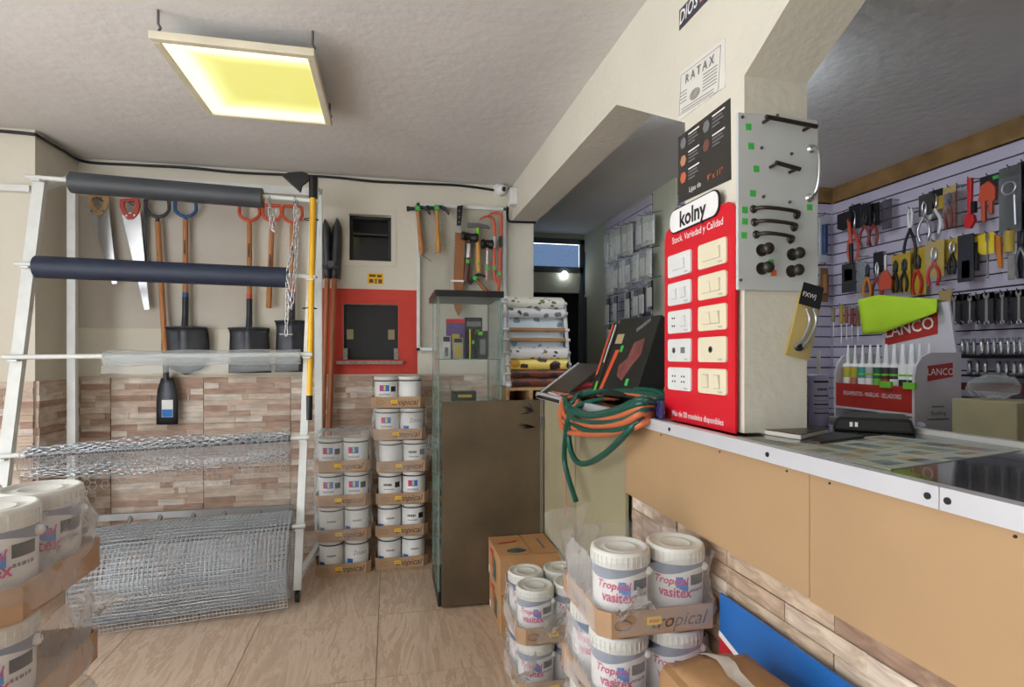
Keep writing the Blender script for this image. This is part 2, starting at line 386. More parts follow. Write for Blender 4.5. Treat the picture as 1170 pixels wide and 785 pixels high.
# ---- small dark window and the service opening in the back wall
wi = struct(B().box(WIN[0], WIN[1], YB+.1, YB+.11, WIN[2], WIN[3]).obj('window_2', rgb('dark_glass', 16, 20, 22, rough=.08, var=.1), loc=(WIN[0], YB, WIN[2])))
fb = B(); t_ = .02
for a_, b_, c_, d_ in ((WIN[0], WIN[0]+t_, WIN[2], WIN[3]), (WIN[1]-t_, WIN[1], WIN[2], WIN[3]), (WIN[0], WIN[1], WIN[2], WIN[2]+t_), (WIN[0], WIN[1], WIN[3]-t_, WIN[3]), (WIN[0], WIN[1], (WIN[2]+WIN[3])/2+.03, (WIN[2]+WIN[3])/2+.042)): fb.box(a_, b_, YB+.06, YB+.1, c_, d_)
fb.obj('window_frame', rgb('dark_frame', 44, 48, 50, rough=.5), wi)
fb = B(); e_ = .035
for a_, b_, c_, d_ in ((WIN[0]-e_, WIN[0], WIN[2]-e_, WIN[3]+e_), (WIN[1], WIN[1]+e_, WIN[2]-e_, WIN[3]+e_), (WIN[0], WIN[1], WIN[2]-e_, WIN[2]), (WIN[0], WIN[1], WIN[3], WIN[3]+e_)): fb.box(a_, b_, YB-.006, YB, c_, d_)
fb.obj('plaster_surround', CREAM, wi)
sw = struct(B().box(OPN[0], OPN[1], YB+.07, YB+.08, OPN[2], OPN[3]).obj('window_3', rgb('black_shutter', 24, 26, 32, rough=.45, var=.2), loc=(OPN[0], YB, OPN[2])))
for sx in (OPN[0]+.02, OPN[1]-.07): B().box(sx, sx+.045, YB+.055, YB+.07, (OPN[2]+OPN[3])/2-.05, (OPN[2]+OPN[3])/2+.02).obj('latch_plate', rgb('brass_latch', 150, 140, 110, rough=.4, metal=.5), sw)
p, q = onY(385, 410, YB), onY(460, 414, YB)
B().box(p.x, q.x, YB-.05, YB+.06, q.z-.012, q.z+.01).obj('stone_sill', rgb('speckled_sill', 150, 140, 132, rough=.5, var=.4, scale=90), sw)
for sx in (OPN[0], OPN[1]-.03): B().box(sx, sx+.03, YB-.01, YB+.05, OPN[2], OPN[2]+.08).obj('sill_block', rgb('speckled_sill', 150, 140, 132), sw)
# yellow notice
p, q = onY(420, 312, YB), onY(438, 325, YB)
o = thing('yellow_notice', 'small yellow notice with black lettering under the dark window', 'sign', (p.x, YB, q.z))
B().box(p.x, q.x, YB-.002, YB, q.z, p.z).obj('plate', YELLOW, o)
xa, xb2 = p.x, q.x; ww, hh2 = q.x-p.x, p.z-q.z
for u0, u1, v0, v1 in ((.1, .52, .66, .88), (.6, .9, .64, .86), (.1, .36, .12, .46), (.44, .6, .30, .46), (.44, .6, .10, .24), (.68, .92, .08, .46)):
    B().box(xa+u0*ww, xa+u1*ww, YB-.0026, YB-.002, q.z+v0*hh2, q.z+v1*hh2).obj('print_block', rgb('brown_print_block', 96, 74, 24), o)
# cables along the ceiling edge
def cable(name, pts, r, label, m=BLACK, n=5): return tag(B().tube(smooth_path(pts, n), r, 6).obj(name, m), label, 'cable')
pts = [(-2.1, 3.585, 2.575), (-1.93, 3.583, 2.57), (-1.907, 3.62, 2.57), (-1.905, 3.85, 2.575), (-1.88, YB-.015, 2.575)]+[(-1.6+.3*k, YB-.014, 2.575+.006*math.sin(k*2.1)) for k in range(8)]+[(.78, YB-.014, 2.56)]
cable('ceiling_cable', pts, .009, 'black cable running along the top of the back wall under the ceiling')
cable('beam_cable', [(.85, YB-.012, 2.45), (.85, YB-.012, 2.36), (.87, YB-.03, 2.335), (.95, YB-.03, 2.335), (1.06, YB-.02, 2.34)], .008, 'short black cable bending under the far end of the beam')
# dome camera
c = onY(571, 218, YB)
o = thing('security_camera', 'white dome security camera high on the wall by the beam', 'camera', (c.x, YB, c.z-.04))
B().cyl((c.x, YB, c.z+.005), (c.x, YB-.04, c.z+.005), .05, .045, 20).obj('base', WHITE, o)
B().ball((c.x+.005, YB-.055, c.z-.005), .042).obj('dome', WHITE, o); B().ball((c.x+.012, YB-.085, c.z-.012), .018).obj('lens', BLACK, o)
c = onY(585, 214, 4.0)
o = B().box(XW-.055, XW-.001, 3.86, 3.95, 2.42, 2.54).obj('junction_box', WHITE, bev=.006); tag(o, 'white junction box beside the dome camera on the beam', 'box')
# ---- ceiling light
Z = 2.49
lx0, lx1, ly0, ly1 = -.85, -.28, 2.25, 2.93
def diff_mat():
    m = bpy.data.materials.new('yellowed_diffuser_tube_glow'); m.use_nodes = True; n = m.node_tree.nodes; l = m.node_tree.links; b = n['Principled BSDF']
    tc = n.new('ShaderNodeTexCoord'); sp = n.new('ShaderNodeSeparateXYZ'); l.new(tc.outputs['Generated'], sp.inputs[0])
    def edge(sock, c, wd):  # tube glow painted into the emission colour, brighter along three edges
        a = n.new('ShaderNodeMath'); a.operation = 'SUBTRACT'; a.inputs[1].default_value = c; l.new(sock, a.inputs[0])
        d = n.new('ShaderNodeMath'); d.operation = 'ABSOLUTE'; l.new(a.outputs[0], d.inputs[0])
        r = n.new('ShaderNodeMapRange'); r.interpolation_type = 'SMOOTHSTEP'; r.inputs['From Min'].default_value = 0; r.inputs['From Max'].default_value = wd; r.inputs['To Min'].default_value = 1; r.inputs['To Max'].default_value = 0
        l.new(d.outputs[0], r.inputs['Value']); return r.outputs[0]
    mx1 = n.new('ShaderNodeMath'); mx1.operation = 'MAXIMUM'; l.new(edge(sp.outputs['X'], 0, .36), mx1.inputs[0]); l.new(edge(sp.outputs['Y'], 1, .36), mx1.inputs[1])
    mx2 = n.new('ShaderNodeMath'); mx2.operation = 'MAXIMUM'; l.new(mx1.outputs[0], mx2.inputs[0]); l.new(edge(sp.outputs['Y'], .0, .2), mx2.inputs[1])
    nz = n.new('ShaderNodeTexNoise'); nz.inputs['Scale'].default_value = 3; l.new(tc.outputs['Generated'], nz.inputs['Vector'])
    ad = n.new('ShaderNodeMath'); ad.operation = 'MULTIPLY_ADD'; ad.inputs[1].default_value = .25; l.new(nz.outputs['Fac'], ad.inputs[0]); l.new(mx2.outputs[0], ad.inputs[2])
    rp = n.new('ShaderNodeValToRGB'); e = rp.color_ramp.elements; e[0].position = .14; e[0].color = (.60, .58, .09, 1); e[1].position = .88; e[1].color = (1, 1.05, .80, 1)
    x = e.new(.5); x.color = (.80, .84, .26, 1)
    l.new(ad.outputs[0], rp.inputs['Fac']); b.inputs['Base Color'].default_value = (.5, .48, .3, 1); l.new(rp.outputs[0], b.inputs['Emission Color'])
    b.inputs['Emission Strength'].default_value = .72; b.inputs['Roughness'].default_value = .3
    return m
o = thing('ceiling_light', 'square ceiling light with a yellowed glowing diffuser hanging on hooks', 'ceiling lamp', ((lx0+lx1)/2, (ly0+ly1)/2, Z))
b = B(); t_ = .03
for a in ((lx0, lx1, ly0, ly0+t_), (lx0, lx1, ly1-t_, ly1), (lx0, lx0+t_, ly0+t_, ly1-t_), (lx1-t_, lx1, ly0+t_, ly1-t_)): b.box(*a, Z, Z+.03)
b.obj('frame', rgb('ivory_frame', 222, 214, 190, rough=.45), o, bev=.004)
B().box(lx0+t_, lx1-t_, ly0+t_, ly1-t_, Z+.008, Z+.014).obj('diffuser', diff_mat(), o)
B().box(lx0+.01, lx1-.01, ly0+.01, ly1-.01, Z+.018, Z+.026).obj('light_stop_plate', WHITE, o)  # added plate, keeps the diffuser's light off the ceiling above
B().box(lx0+.2, lx1-.2, ly0+.25, ly1-.2, Z+.026, HC).obj('housing', WHITE, o)
for x, y in ((lx0+.03, ly0+.01), (lx1-.01, ly0+.03), (lx1-.01, ly1-.02), (lx0+.02, ly1-.02)):
    B().tube([(x, y, HC), (x, y, Z+.06), (x+.008, y, Z+.045), (x, y, Z+.03)], .005, 6).obj('hook', GREYM, o)
# ------------------------------------------------------------------ counter
XS, XM, XT = .815, .835, .853      # strip, mdf and tile faces
ZC = 1.14; YE = 3.08
base = struct(B().box(XT+.014, 1.36, -1.1, YE, 0, ZC-.03).obj('wall_counter_base', OLIVE, loc=(XT, 1, 0)))
# stone strips on the counter front, tile by tile
rr = random.Random(5); shapes = {}
SMAT = bpy.data.materials.new('stone_strip_tone'); SMAT.use_nodes = True
n = SMAT.node_tree.nodes; l = SMAT.node_tree.links; bs = n['Principled BSDF']; bs.inputs['Roughness'].default_value = .6
oi = n.new('ShaderNodeObjectInfo'); rp = n.new('ShaderNodeValToRGB'); rp.color_ramp.interpolation = 'CONSTANT'; e = rp.color_ramp.elements
e[0].color = (*srgb(206, 184, 160), 1); e[1].position = .15; e[1].color = (*srgb(178, 150, 128), 1)
for p_, c_ in ((.32, (226, 212, 196)), (.48, (166, 138, 118)), (.6, (198, 172, 148)), (.75, (186, 164, 146)), (.88, (216, 198, 178))): x = e.new(p_); x.color = (*srgb(*c_), 1)
tc = n.new('ShaderNodeTexCoord'); mp = n.new('ShaderNodeMapping'); mp.inputs['Scale'].default_value = (3, 9, 30); l.new(tc.outputs['Object'], mp.inputs[0])
av = n.new('ShaderNodeVectorMath'); av.operation = 'ADD'; l.new(mp.outputs[0], av.inputs[0]); l.new(oi.outputs['Location'], av.inputs[1])
nz = n.new('ShaderNodeTexNoise'); nz.inputs['Scale'].default_value = 1.6; nz.inputs['Detail'].default_value = 7; nz.inputs['Distortion'].default_value = .6; l.new(av.outputs[0], nz.inputs['Vector'])
r2 = n.new('ShaderNodeValToRGB'); r2.color_ramp.elements[0].position = .3; r2.color_ramp.elements[0].color = (.62, .56, .52, 1); r2.color_ramp.elements[1].position = .62; r2.color_ramp.elements[1].color = (1.05, 1.05, 1.05, 1)
l.new(nz.outputs['Fac'], r2.inputs[0]); mx = n.new('ShaderNodeMix'); mx.data_type = 'RGBA'; mx.blend_type = 'MULTIPLY'; mx.inputs[0].default_value = 1
l.new(oi.outputs['Random'], rp.inputs[0]); l.new(rp.outputs[0], mx.inputs[6]); l.new(r2.outputs[0], mx.inputs[7]); l.new(mx.outputs[2], bs.inputs['Base Color'])
bp = n.new('ShaderNodeBump'); bp.inputs['Strength'].default_value = .5; bp.inputs['Distance'].default_value = .006; l.new(nz.outputs['Fac'], bp.inputs['Height']); l.new(bp.outputs[0], bs.inputs['Normal'])
RH, TY = .0425, .575; zb0_ = 1.34-.5875*.835-.008
for ti in range(4):
    yt = 1.302+TY-ti*TY                              # far edge of this tile column
    for k in range(4 if ti else 8, 20):
        z = zb0_-(20-k)*RH; y = yt; ye = yt-TY
        while y > ye+.001:
            ln = rr.choice([.1, .16, .22, .3, .36]); ln = min(ln, y-ye)
            if y-ln-ye < .07: ln = y-ye
            key = round(ln, 3)
            if key not in shapes: shapes[key] = B().box(-.008, .006, -ln+.0012, -.0012, 0, RH-.0018).mesh('stone_strip', [SMAT], (0, 0, 0))
            o = bpy.data.objects.new('stone_strip', shapes[key]); COL.objects.link(o); o.parent = base
            o.location = (rr.uniform(-.003, .003)+.009, y-1, z); y -= ln
B().box(XT+.009, XT+.014, -1.0, 1.88, 0, .84).obj('tile_grout', GROUT, base)
# mdf panels and olive end panel
yj = onX(925, 540, XM).y; ym = onX(715, 520, XM).y; zb = 1.34-.5875*XM
m1 = B().box(XM, XM+.012, yj+.001, ym, zb, ZC-.012).obj('mdf_panel', MDF); tag(m1, 'tan fibreboard panel on the counter front nearest the olive end panel', 'panel', 'counter front boards')
m2 = B().box(XM, XM+.012, -1.1, yj-.001, zb-.006, ZC-.012).obj('mdf_panel', MDF); tag(m2, 'larger tan fibreboard panel on the near part of the counter front', 'panel', 'counter front boards')
for o, ys in ((m1, [1.05, 1.3, 1.62]), (m2, [.93, .6])):
    for y in ys: B(faceX((XM, y, ZC-.045))).cyl((0, 0, 0), (0, 0, .002), .0024, n=10).obj('nail', INK, o)
yo0 = onX(628, 520, XM).y
o = thing('olive_panel', 'dirty olive board closing the counter end below the green hose', 'panel', (XM, (ym+yo0)/2, 0))
B().box(XM, XM+.012, ym+.002, YE, 0.0, ZC-.012).obj('board', OLIVE, o)
B().box(XM-.004, XM, ym+.55, ym+.57, .05, ZC-.02).obj('batten', rgb('olive_dark', 150, 140, 108, rough=.6), o)
# counter top and aluminium strips
ct = struct(B().box(XS+.006, 1.38, -1.1, YE, ZC-.028, ZC).obj('counter_top', TOPD, loc=(XS, 1, ZC-.028))); ct['kind'] = 'structure'
ct.name = 'trim_counter_top'
ys = onX(1073, 566, XS).y
def strip(y0, y1, label, screws):
    t = thing('edge_strip', label, 'trim', (XS, (y0+y1)/2, ZC-.03), 'aluminium counter edge strips')
    B().prism([(XS, y0, ZC-.032), (XS, y0, ZC+.003), (XS+.025, y0, ZC+.003), (XS+.025, y0, ZC), (XS+.004, y0, ZC), (XS+.004, y0, ZC-.032)], (0, y1-y0, 0)).obj('angle', ALU, t)
    for y in screws: B().cyl((XS, y, ZC-.015), (XS-.002, y, ZC-.015), .0055, n=12).obj('screw', INK, t)
strip(ys+.0008, YE, 'long white metal edge strip under the red switch display', [onX(p_, 500, XS).y for p_ in (765, 877, 1060)])
strip(-1.1, ys-.0008, 'near white metal edge strip with one dark screw at its end', [onX(1083, 571, XS).y])
B().box(1.355, 1.38, -1.1, 2.2, ZC, ZC+.012).obj('back_lip', rgb('pale_lip', 190, 190, 186, rough=.4), ct)
# raised flap with white edge
A, Bq = onY(612, 452, 3.06), onY(660, 415, 3.06)
o = thing('counter_flap', 'raised dark counter flap with a white screwed edge beside the hose', 'flap', A)
dv = (Bq-A); nrm = Vector((-dv.z, 0, dv.x)).normalized()
L_ = Vector((0, -.42, .0))
B().prism([A, Bq, Bq+L_, A+L_], nrm*-.014).obj('slab', rgb('dark_brown_laminate', 52, 40, 34, rough=.4, var=.2), o)
w_ = Vector((0, -.03, 0))
B().prism([A+w_*-.1, Bq+w_*-.1, Bq+w_, A+w_], nrm*.003).obj('edge_strip', ALU, o)
for t_ in (.08, .52, .95): c = A+dv*t_+Vector((0, -.014, 0))+nrm*.003; B().cyl(c, c+nrm*.002, .005, n=10).obj('screw', INK, o)
# brown gate board
y_b = 2.98; xl, xr = onY(505, 560, y_b).x, onY(628, 560, y_b).x
o = thing('gate_board', 'scuffed dark brown board closing the passage in front of the glass cabinet', 'board', ((xl+xr)/2, y_b, 0))
p_ = onY(505, 459, y_b)
B().box(xl, XM-.006, y_b, y_b+.02, .012, p_.z).obj('board', BROWNB, o)
B().box(XM-.025, XM-.006, y_b-.004, y_b, .3, p_.z).obj('side_batten', rgb('grey_batten', 120, 112, 98, rough=.6), o)
b = B(); r3 = random.Random(3)
for cx_, cz_, n_ in ((610, 470, 6), (612, 488, 5)):
    c = onY(cx_, cz_, y_b-.003)
    for k in range(n_):
        a_ = 2.6+r3.uniform(-.7, .9); ln = r3.uniform(.05, .12); d_ = Vector((math.cos(a_), 0, math.sin(a_)*.55)); s_ = Vector((-d_.z, 0, d_.x))*.006
        b.add([c, c+d_*ln*.5+s_, c+d_*ln, c+d_*ln*.5-s_], [(0, 1, 2, 3)])
b.obj('burn_mark', rgb('burn', 38, 32, 26, rough=.7), o)
hz = onY(624, 480, y_b).z
B().box(XM-.024, XM-.005, y_b-.012, y_b-.004, hz-.05, hz+.02).obj('hinge', GREYM, o)

# ------------------------------------------------------------------ glass cabinet
gx0, gx1, gy0, gy1, gz = .255, .60, 3.02, 3.42, 1.665
o = thing('glass_cabinet', 'tall glass display cabinet with a black top behind the brown board', 'cabinet', ((gx0+gx1)/2, 3.2, 0))
B().box(gx0-.02, gx1+.012, gy0-.02, gy1+.015, gz, gz+.035).obj('top', rgb('black_top', 26, 26, 27, rough=.35), o, bev=.003)
B().box(gx0, gx1, gy0, gy1, 0, .08).obj('plinth', BLACK, o)
t_ = .005
for nm_, a in (('front_pane', (gx0, gx1, gy0, gy0+t_)), ('left_pane', (gx0, gx0+t_, gy0+t_, gy1-t_)), ('right_pane', (gx1-t_, gx1, gy0+t_, gy1-t_)), ('back_pane', (gx0, gx1, gy1-t_, gy1))): B().box(*a, .08, gz).obj(nm_, GLASS, o)
for x, y in ((gx0-.001, gy0-.001), (gx1-.007, gy0-.001), (gx0-.001, gy1-.007), (gx1-.007, gy1-.007)): B().box(x, x+.008, y, y+.008, .08, gz).obj('glass_edge', GLASSE, o)
zs = [onY(540, 410, gy0).z, onY(540, 458, gy0).z+.0, .6]
for z in zs: B().box(gx0+.006, gx1-.006, gy0+.006, gy1-.006, z-.006, z).obj('shelf', GLASSE, o)
B().box(gx0-.006, gx0-.001, gy0-.004, gy0+.01, .72, .84).obj('lock_plate', GREYM, o)
# packages on the shelf
def pack(x, y, w_, h, d, m, label, inner, z):
    t = thing('hardware_pack', label, 'package', (x, y, z), 'packages in the glass cabinet')
    B().box(x-w_/2, x+w_/2, y, y+d, z, z+h).obj('card', m, t)
    for (u0, u1, v0, v1, mm) in inner: B().box(x-w_/2+u0*w_, x-w_/2+u1*w_, y-.004, y, z+v0*h, z+v1*h).obj('print', mm, t)
    return t
pur = rgb('purple_card', 96, 70, 130, rough=.4); z = zs[0]
pack(onY(522, 390, 3.1).x, 3.16, .105, .225, .02, pur, 'purple and red carded lock at the back of the cabinet shelf', [(0, 1, .9, 1, RED), (.3, .7, .2, .62, YELC)], z)
pack(onY(543, 390, 3.1).x, 3.16, .10, .235, .03, BLACK, 'tall black box with lime marks at the back of the cabinet shelf', [(.1, .9, .78, .9, INKG), (.6, .8, .6, .7, INKLG)], z)
pack(onY(510.5, 400, 3.06).x, 3.08, .045, .125, .02, rgb('blister_white', 205, 205, 200, rough=.3), 'small white blister pack at the left end of the cabinet shelf', [(.1, .9, .75, .97, INK), (.3, .7, .1, .5, GREYM)], z)
pack(onY(524, 400, 3.06).x, 3.08, .055, .115, .02, rgb('blister_olive', 170, 168, 140, rough=.3), 'olive blister pack standing before the purple carded lock', [(.1, .9, .78, .97, INK), (.3, .7, .1, .6, YELC)], z)
pack(onY(541, 400, 3.06).x, 3.10, .035, .165, .02, BLACK, 'narrow black carton with a yellow edge on the cabinet shelf', [(0, .18, 0, 1, INKY), (.4, .8, .5, .62, INKLG)], z)
pack(onY(552, 400, 3.06).x, 3.08, .06, .155, .03, rgb('dark_blister', 44, 46, 44, rough=.3), 'dark blister pack with a grey lock at the right end of the cabinet shelf', [(.25, .75, .15, .7, INKG), (.1, .5, .85, .97, INKLG)], z)
pack(onY(528, 455, 3.06).x+.02, 3.10, .13, .045, .1, BLACK, 'low black carton with gold lettering on the lower cabinet shelf', [(.2, .8, .3, .65, YELC)], zs[1])

# ------------------------------------------------------------------ table-cloth roll stand
ys = 3.26
tx0, tx1 = onY(577, 400, ys).x, onY(651, 400, ys).x; zt, zb_ = onY(600, 341, ys+.1).z, onY(600, 439, ys).z
o = thing('wooden_crate_stand', 'pale wooden crate holding up the roll stand behind the gate board', 'crate', ((tx0+tx1)/2, ys, 0))
b_ = B()
for a in ((tx0-.02, tx1+.02, ys-.12, ys+.3, zb_-.03, zb_-.015), (tx0-.02, tx0, ys-.12, ys+.3, 0, zb_-.03), (tx1, tx1+.02, ys-.12, ys+.3, 0, zb_-.03), (tx0, tx1, ys+.28, ys+.3, 0, zb_-.03), (tx0+.12, tx0+.14, ys-.12, ys+.28, zb_-.2, zb_-.03), (tx0, tx1, ys-.12, ys+.28, zb_-.2, zb_-.185)):
    B().box(*a).obj('plank', WOOD2, o)
st = thing('roll_stand', 'white pipe stand carrying rolls of patterned table cloth', 'stand', ((tx0+tx1)/2, ys, zb_-.015))
PVC = rgb('pvc_white', 224, 226, 226, rough=.35, var=.05)
lean = .12
def sp(x, t): return Vector((x, ys+lean*t, zb_+(zt-zb_)*t))
B().tube([sp(tx0, 0), sp(tx0, .96), sp(tx0+.015, 1), sp(tx1-.015, 1), sp(tx1, .96), sp(tx1, 0)], .013, 10).obj('frame', PVC, st)
for x in (tx0, tx1):
    B().tube([(x, ys-.10, zb_), (x, ys+.26, zb_)], .013, 10).obj('foot', PVC, st)
    B().ball((x, ys-.10, zb_), .019).obj('cap', PVC, st)
    B().tube([(x, ys+.24, zb_), sp(x, .95)], .011, 8).obj('back_leg', PVC, st)
PATS = {}
def cloth_mat(name, base_, cols, scale, thr):
    m = bpy.data.materials.new(name); m.use_nodes = True; n = m.node_tree.nodes; l = m.node_tree.links; b = n['Principled BSDF']; b.inputs['Roughness'].default_value = .35
    tc = n.new('ShaderNodeTexCoord'); mp = n.new('ShaderNodeMapping'); mp.inputs['Scale'].default_value = scale; l.new(tc.outputs['Object'], mp.inputs[0])
    vo = n.new('ShaderNodeTexVoronoi'); vo.inputs['Scale'].default_value = 1; vo.inputs['Randomness'].default_value = .7; l.new(mp.outputs[0], vo.inputs['Vector'])
    cr = n.new('ShaderNodeValToRGB'); cr.color_ramp.interpolation = 'CONSTANT'; e = cr.color_ramp.elements; e[0].color = (*srgb(*cols[0]), 1); e[1].color = (*srgb(*cols[-1]), 1); e[1].position = .66
    if len(cols) > 2: x = e.new(.33); x.color = (*srgb(*cols[1]), 1)
    sx_ = n.new('ShaderNodeSeparateColor'); l.new(vo.outputs['Color'], sx_.inputs[0]); l.new(sx_.outputs[0], cr.inputs[0])
    nz = n.new('ShaderNodeTexNoise'); nz.inputs['Scale'].default_value = 2.2; l.new(mp.outputs[0], nz.inputs['Vector'])
    ad = n.new('ShaderNodeMath'); ad.operation = 'MULTIPLY_ADD'; ad.inputs[1].default_value = .5; l.new(nz.outputs['Fac'], ad.inputs[0]); l.new(vo.outputs['Distance'], ad.inputs[2])
    lt = n.new('ShaderNodeMath'); lt.operation = 'LESS_THAN'; lt.inputs[1].default_value = thr+.25; l.new(ad.outputs[0], lt.inputs[0])
    mx = n.new('ShaderNodeMix'); mx.data_type = 'RGBA'; l.new(lt.outputs[0], mx.inputs[0]); mx.inputs[6].default_value = (*srgb(*base_), 1); l.new(cr.outputs[0], mx.inputs[7]); l.new(mx.outputs[2], b.inputs['Base Color'])
    return m
rolls = [(346, 6.2, cloth_mat('cloth_cacti', (226, 224, 214), [(122, 116, 66), (150, 120, 70), (90, 100, 60)], (24, 40, 40), .34), 'white table cloth roll printed with small brown and green motifs at the top'),
         (357.5, 5.6, cloth_mat('cloth_grey', (218, 220, 222), [(120, 126, 132), (60, 84, 70), (160, 166, 172)], (16, 20, 20), .34), 'white and grey table cloth roll second from the top of the stand'),
         (403.5, 6.8, cloth_mat('cloth_dots', (222, 220, 222), [(128, 108, 50), (90, 84, 70)], (26, 36, 36), .3), 'white table cloth roll with small golden flowers below the bare tubes'),
         (416.5, 6, cloth_mat('cloth_fruit', (238, 212, 110), [(60, 52, 44), (196, 140, 40), (70, 104, 56)], (11, 14, 14), .42), 'yellow fruit printed table cloth roll near the stand bottom'),
         (436, 4.8, cloth_mat('cloth_brick', (120, 64, 50), [(60, 48, 44), (140, 80, 60)], (12, 22, 22), .4), 'brick red table cloth roll at the bottom of the stand')]
rolls.append((426.6, 4.6, rolls[-1][2], 'brick red table cloth roll just under the yellow fruit roll'))
for k, (py, rp_, m_, lab) in enumerate(rolls):
    r_ = rp_/640*3.45; t_ = (onY(600, py, ys+.06).z-zb_)/(zt-zb_); c = sp(0, t_)
    o = thing('cloth_roll', lab, 'cloth roll', ((tx0+tx1)/2, c.y-.03, c.z-r_), 'table cloth rolls on the pipe stand')
    B().cyl((tx0+.03, c.y-.035, c.z), (tx1-.02, c.y-.035, c.z), r_, n=20).obj('cloth', m_, o)
    B().cyl((tx0-.006, c.y-.035, c.z), (tx1+.006, c.y-.035, c.z), .010, n=10).obj('core', PVC, o)
for py, lab in ((377, 'upper bare brown cardboard tube on the pipe stand'), (388.5, 'lower bare brown cardboard tube on the pipe stand')):
    t_ = (onY(600, py, ys+.06).z-zb_)/(zt-zb_); c = sp(0, t_)
    o = thing('cardboard_tube', lab, 'tube', ((tx0+tx1)/2, c.y-.03, c.z-.01)); B().cyl((tx0+.03, c.y-.04, c.z), (tx1-.02, c.y-.04, c.z), .012).obj('tube', CARDD, o)
    for x in (tx0+.012, tx1-.012): B().cyl((x-.02, c.y-.04, c.z), (x+.02, c.y-.04, c.z), .009).obj('peg', PVC, o)
t0_, t1_ = .28, .80
o = thing('cloth_sheet', 'pale blue printed cloth hanging behind the bare tubes of the stand', 'cloth', ((tx0+tx1)/2, ys+.06, zb_+.1))
B().grid([[sp(tx0+.03+(tx1-tx0-.055)*k/8, t0_+(t1_-t0_)*j/6)+Vector((0, -.012+.004*math.sin(k*1.7+j), 0)) for k in range(9)] for j in range(7)]).obj('sheet', cloth_mat('cloth_blue', (206, 216, 222), [(120, 150, 172), (150, 136, 110)], (14, 20, 16), .26), o, solid=.003)
c = sp(0, .8); B().cyl((tx0-.003, c.y-.012, c.z), (tx1+.003, c.y-.012, c.z), .012).obj('core', PVC, o)
# ------------------------------------------------------------------ rack with rolls
PR0 = onZ(340, 688, .0)+Vector((0, 0, .07)); PR1 = onY(360, 205, 3.5)
PL0 = Vector((-1.90, 3.18, .07)); PL1 = onY(47, 203, 3.5)
rk = thing('roll_rack', 'white steel rack on casters carrying sheet and wire rolls', 'rack', ((PR0.x+PL0.x)/2, 3.45, 0))
RW = rgb('rack_white', 222, 226, 224, rough=.4, var=.08, scale=14)
def bar4(b, p, q, w_, d): # square bar
    p, q = Vector(p), Vector(q); t = (q-p).normalized(); sx_ = Vector((0, 1, 0)).cross(t).normalized(); sy = t.cross(sx_)
    b.prism([p+sx_*w_*a+sy*d*c for a, c in ((-.5, -.5), (.5, -.5), (.5, .5), (-.5, .5))], q-p)
    return b
bar4(B(), PR0, PR1, .04, .035).obj('front_post', RW, rk); bar4(B(), PL0, PL1, .055, .035).obj('front_post', RW, rk)
RB = 3.78; rl, rr_ = onY(83, 400, RB).x, onY(364, 400, RB).x; zt_ = 2.42
for x in (rl, rr_): B().box(x-.022, x+.022, RB-.018, RB+.018, .07, zt_).obj('rear_post', RW, rk)
B().box(rl, rr_, RB-.018, RB+.018, zt_-.05, zt_).obj('rear_rail', RW, rk)
for a, x in ((PR1, rr_), (PL1, rl)): bar4(B(), (x, RB, zt_-.02), a-Vector((0, 0, .06)), .03, .03).obj('top_brace', RW, rk)
for x, y0, y1 in ((rr_, PR0.y, RB), (rl, PL0.y, RB)):
    pass
bar4(B(), PR0+Vector((0, 0, .06)), (rr_, RB, .13), .03, .03).obj('foot_rail', RW, rk); bar4(B(), PL0+Vector((0, 0, .06)), (rl, RB, .13), .03, .03).obj('foot_rail', RW, rk)
for c in (PR0, PL0, Vector((rr_, RB, .07)), Vector((rl, RB, .07))):
    w_ = B().cyl((c.x-.011, c.y, .032), (c.x+.011, c.y, .032), .031, n=18).obj('caster', BLACK, rk)
    B().box(c.x-.016, c.x-.012, c.y-.015, c.y+.015, .028, .075).box(c.x+.012, c.x+.016, c.y-.015, c.y+.015, .028, .075).obj('fork', GREYM, w_)
def proj_y(P):
    d = P-EYE; c, s = math.cos(YAW), math.sin(YAW); cz = d.x*s+d.y*c; return CY-d.z/cz*FOC
def at_y(p, q, y):
    lo, hi = 0., 1.
    for _ in range(40):
        m_ = (lo+hi)/2
        if proj_y(p.lerp(q, m_)) > y: lo = m_
        else: hi = m_
    return p.lerp(q, lo)
def px_x(P):
    d = P-EYE; c, s = math.cos(YAW), math.sin(YAW); return CX+(d.x*c-d.y*s)/(d.x*s+d.y*c)*FOC
bars = []
for yl, yr in ((205, 231), (303, 317), (408, 405), (520, 499), (636, 599)):
    a, c = at_y(PL0, PL1, yl)+Vector((0, -.035, 0)), at_y(PR0, PR1, yr)+Vector((0, -.035, 0)); bars.append((a, c))
    d = (c-a).normalized()
    B().tube([a-d*.05, c+d*.03], .0125, 10).obj('crossbar', RW, rk)
    for e_ in (a, c): B().box(e_.x-.02, e_.x+.02, e_.y-.02, e_.y+.02, e_.z-.022, e_.z-.012).obj('bracket', RW, rk)
def along(i, px):
    a, c = bars[i]; lo, hi = 0., 1.
    for _ in range(40):
        m_ = (lo+hi)/2
        if px_x(a.lerp(c, m_)) < px: lo = m_
        else: hi = m_
    return a.lerp(c, lo)
def roll(i, p0, p1, r, drop, m, name, label, spiral=True, cat='roll'):
    a, c = along(i, p0), along(i, p1); off = Vector((0, 0, -drop)); o = thing(name, label, cat, (a+c)/2+off-Vector((0, 0, r)), 'rolls on the white rack')
    B().tube([a+off, c+off], r, 24).obj('roll', m, o)
    d = (c-a).normalized(); B().tube([a+off-d*.004, c+off+d*.004], .022, 12).obj('core', CARDD, o)
    return o, a, c
roll(0, 82, 300, .056, .012, CHAR, 'sheet_roll', 'charcoal plastic sheet roll on the top bar of the rack')
a, c = along(1, 42), along(1, 329)
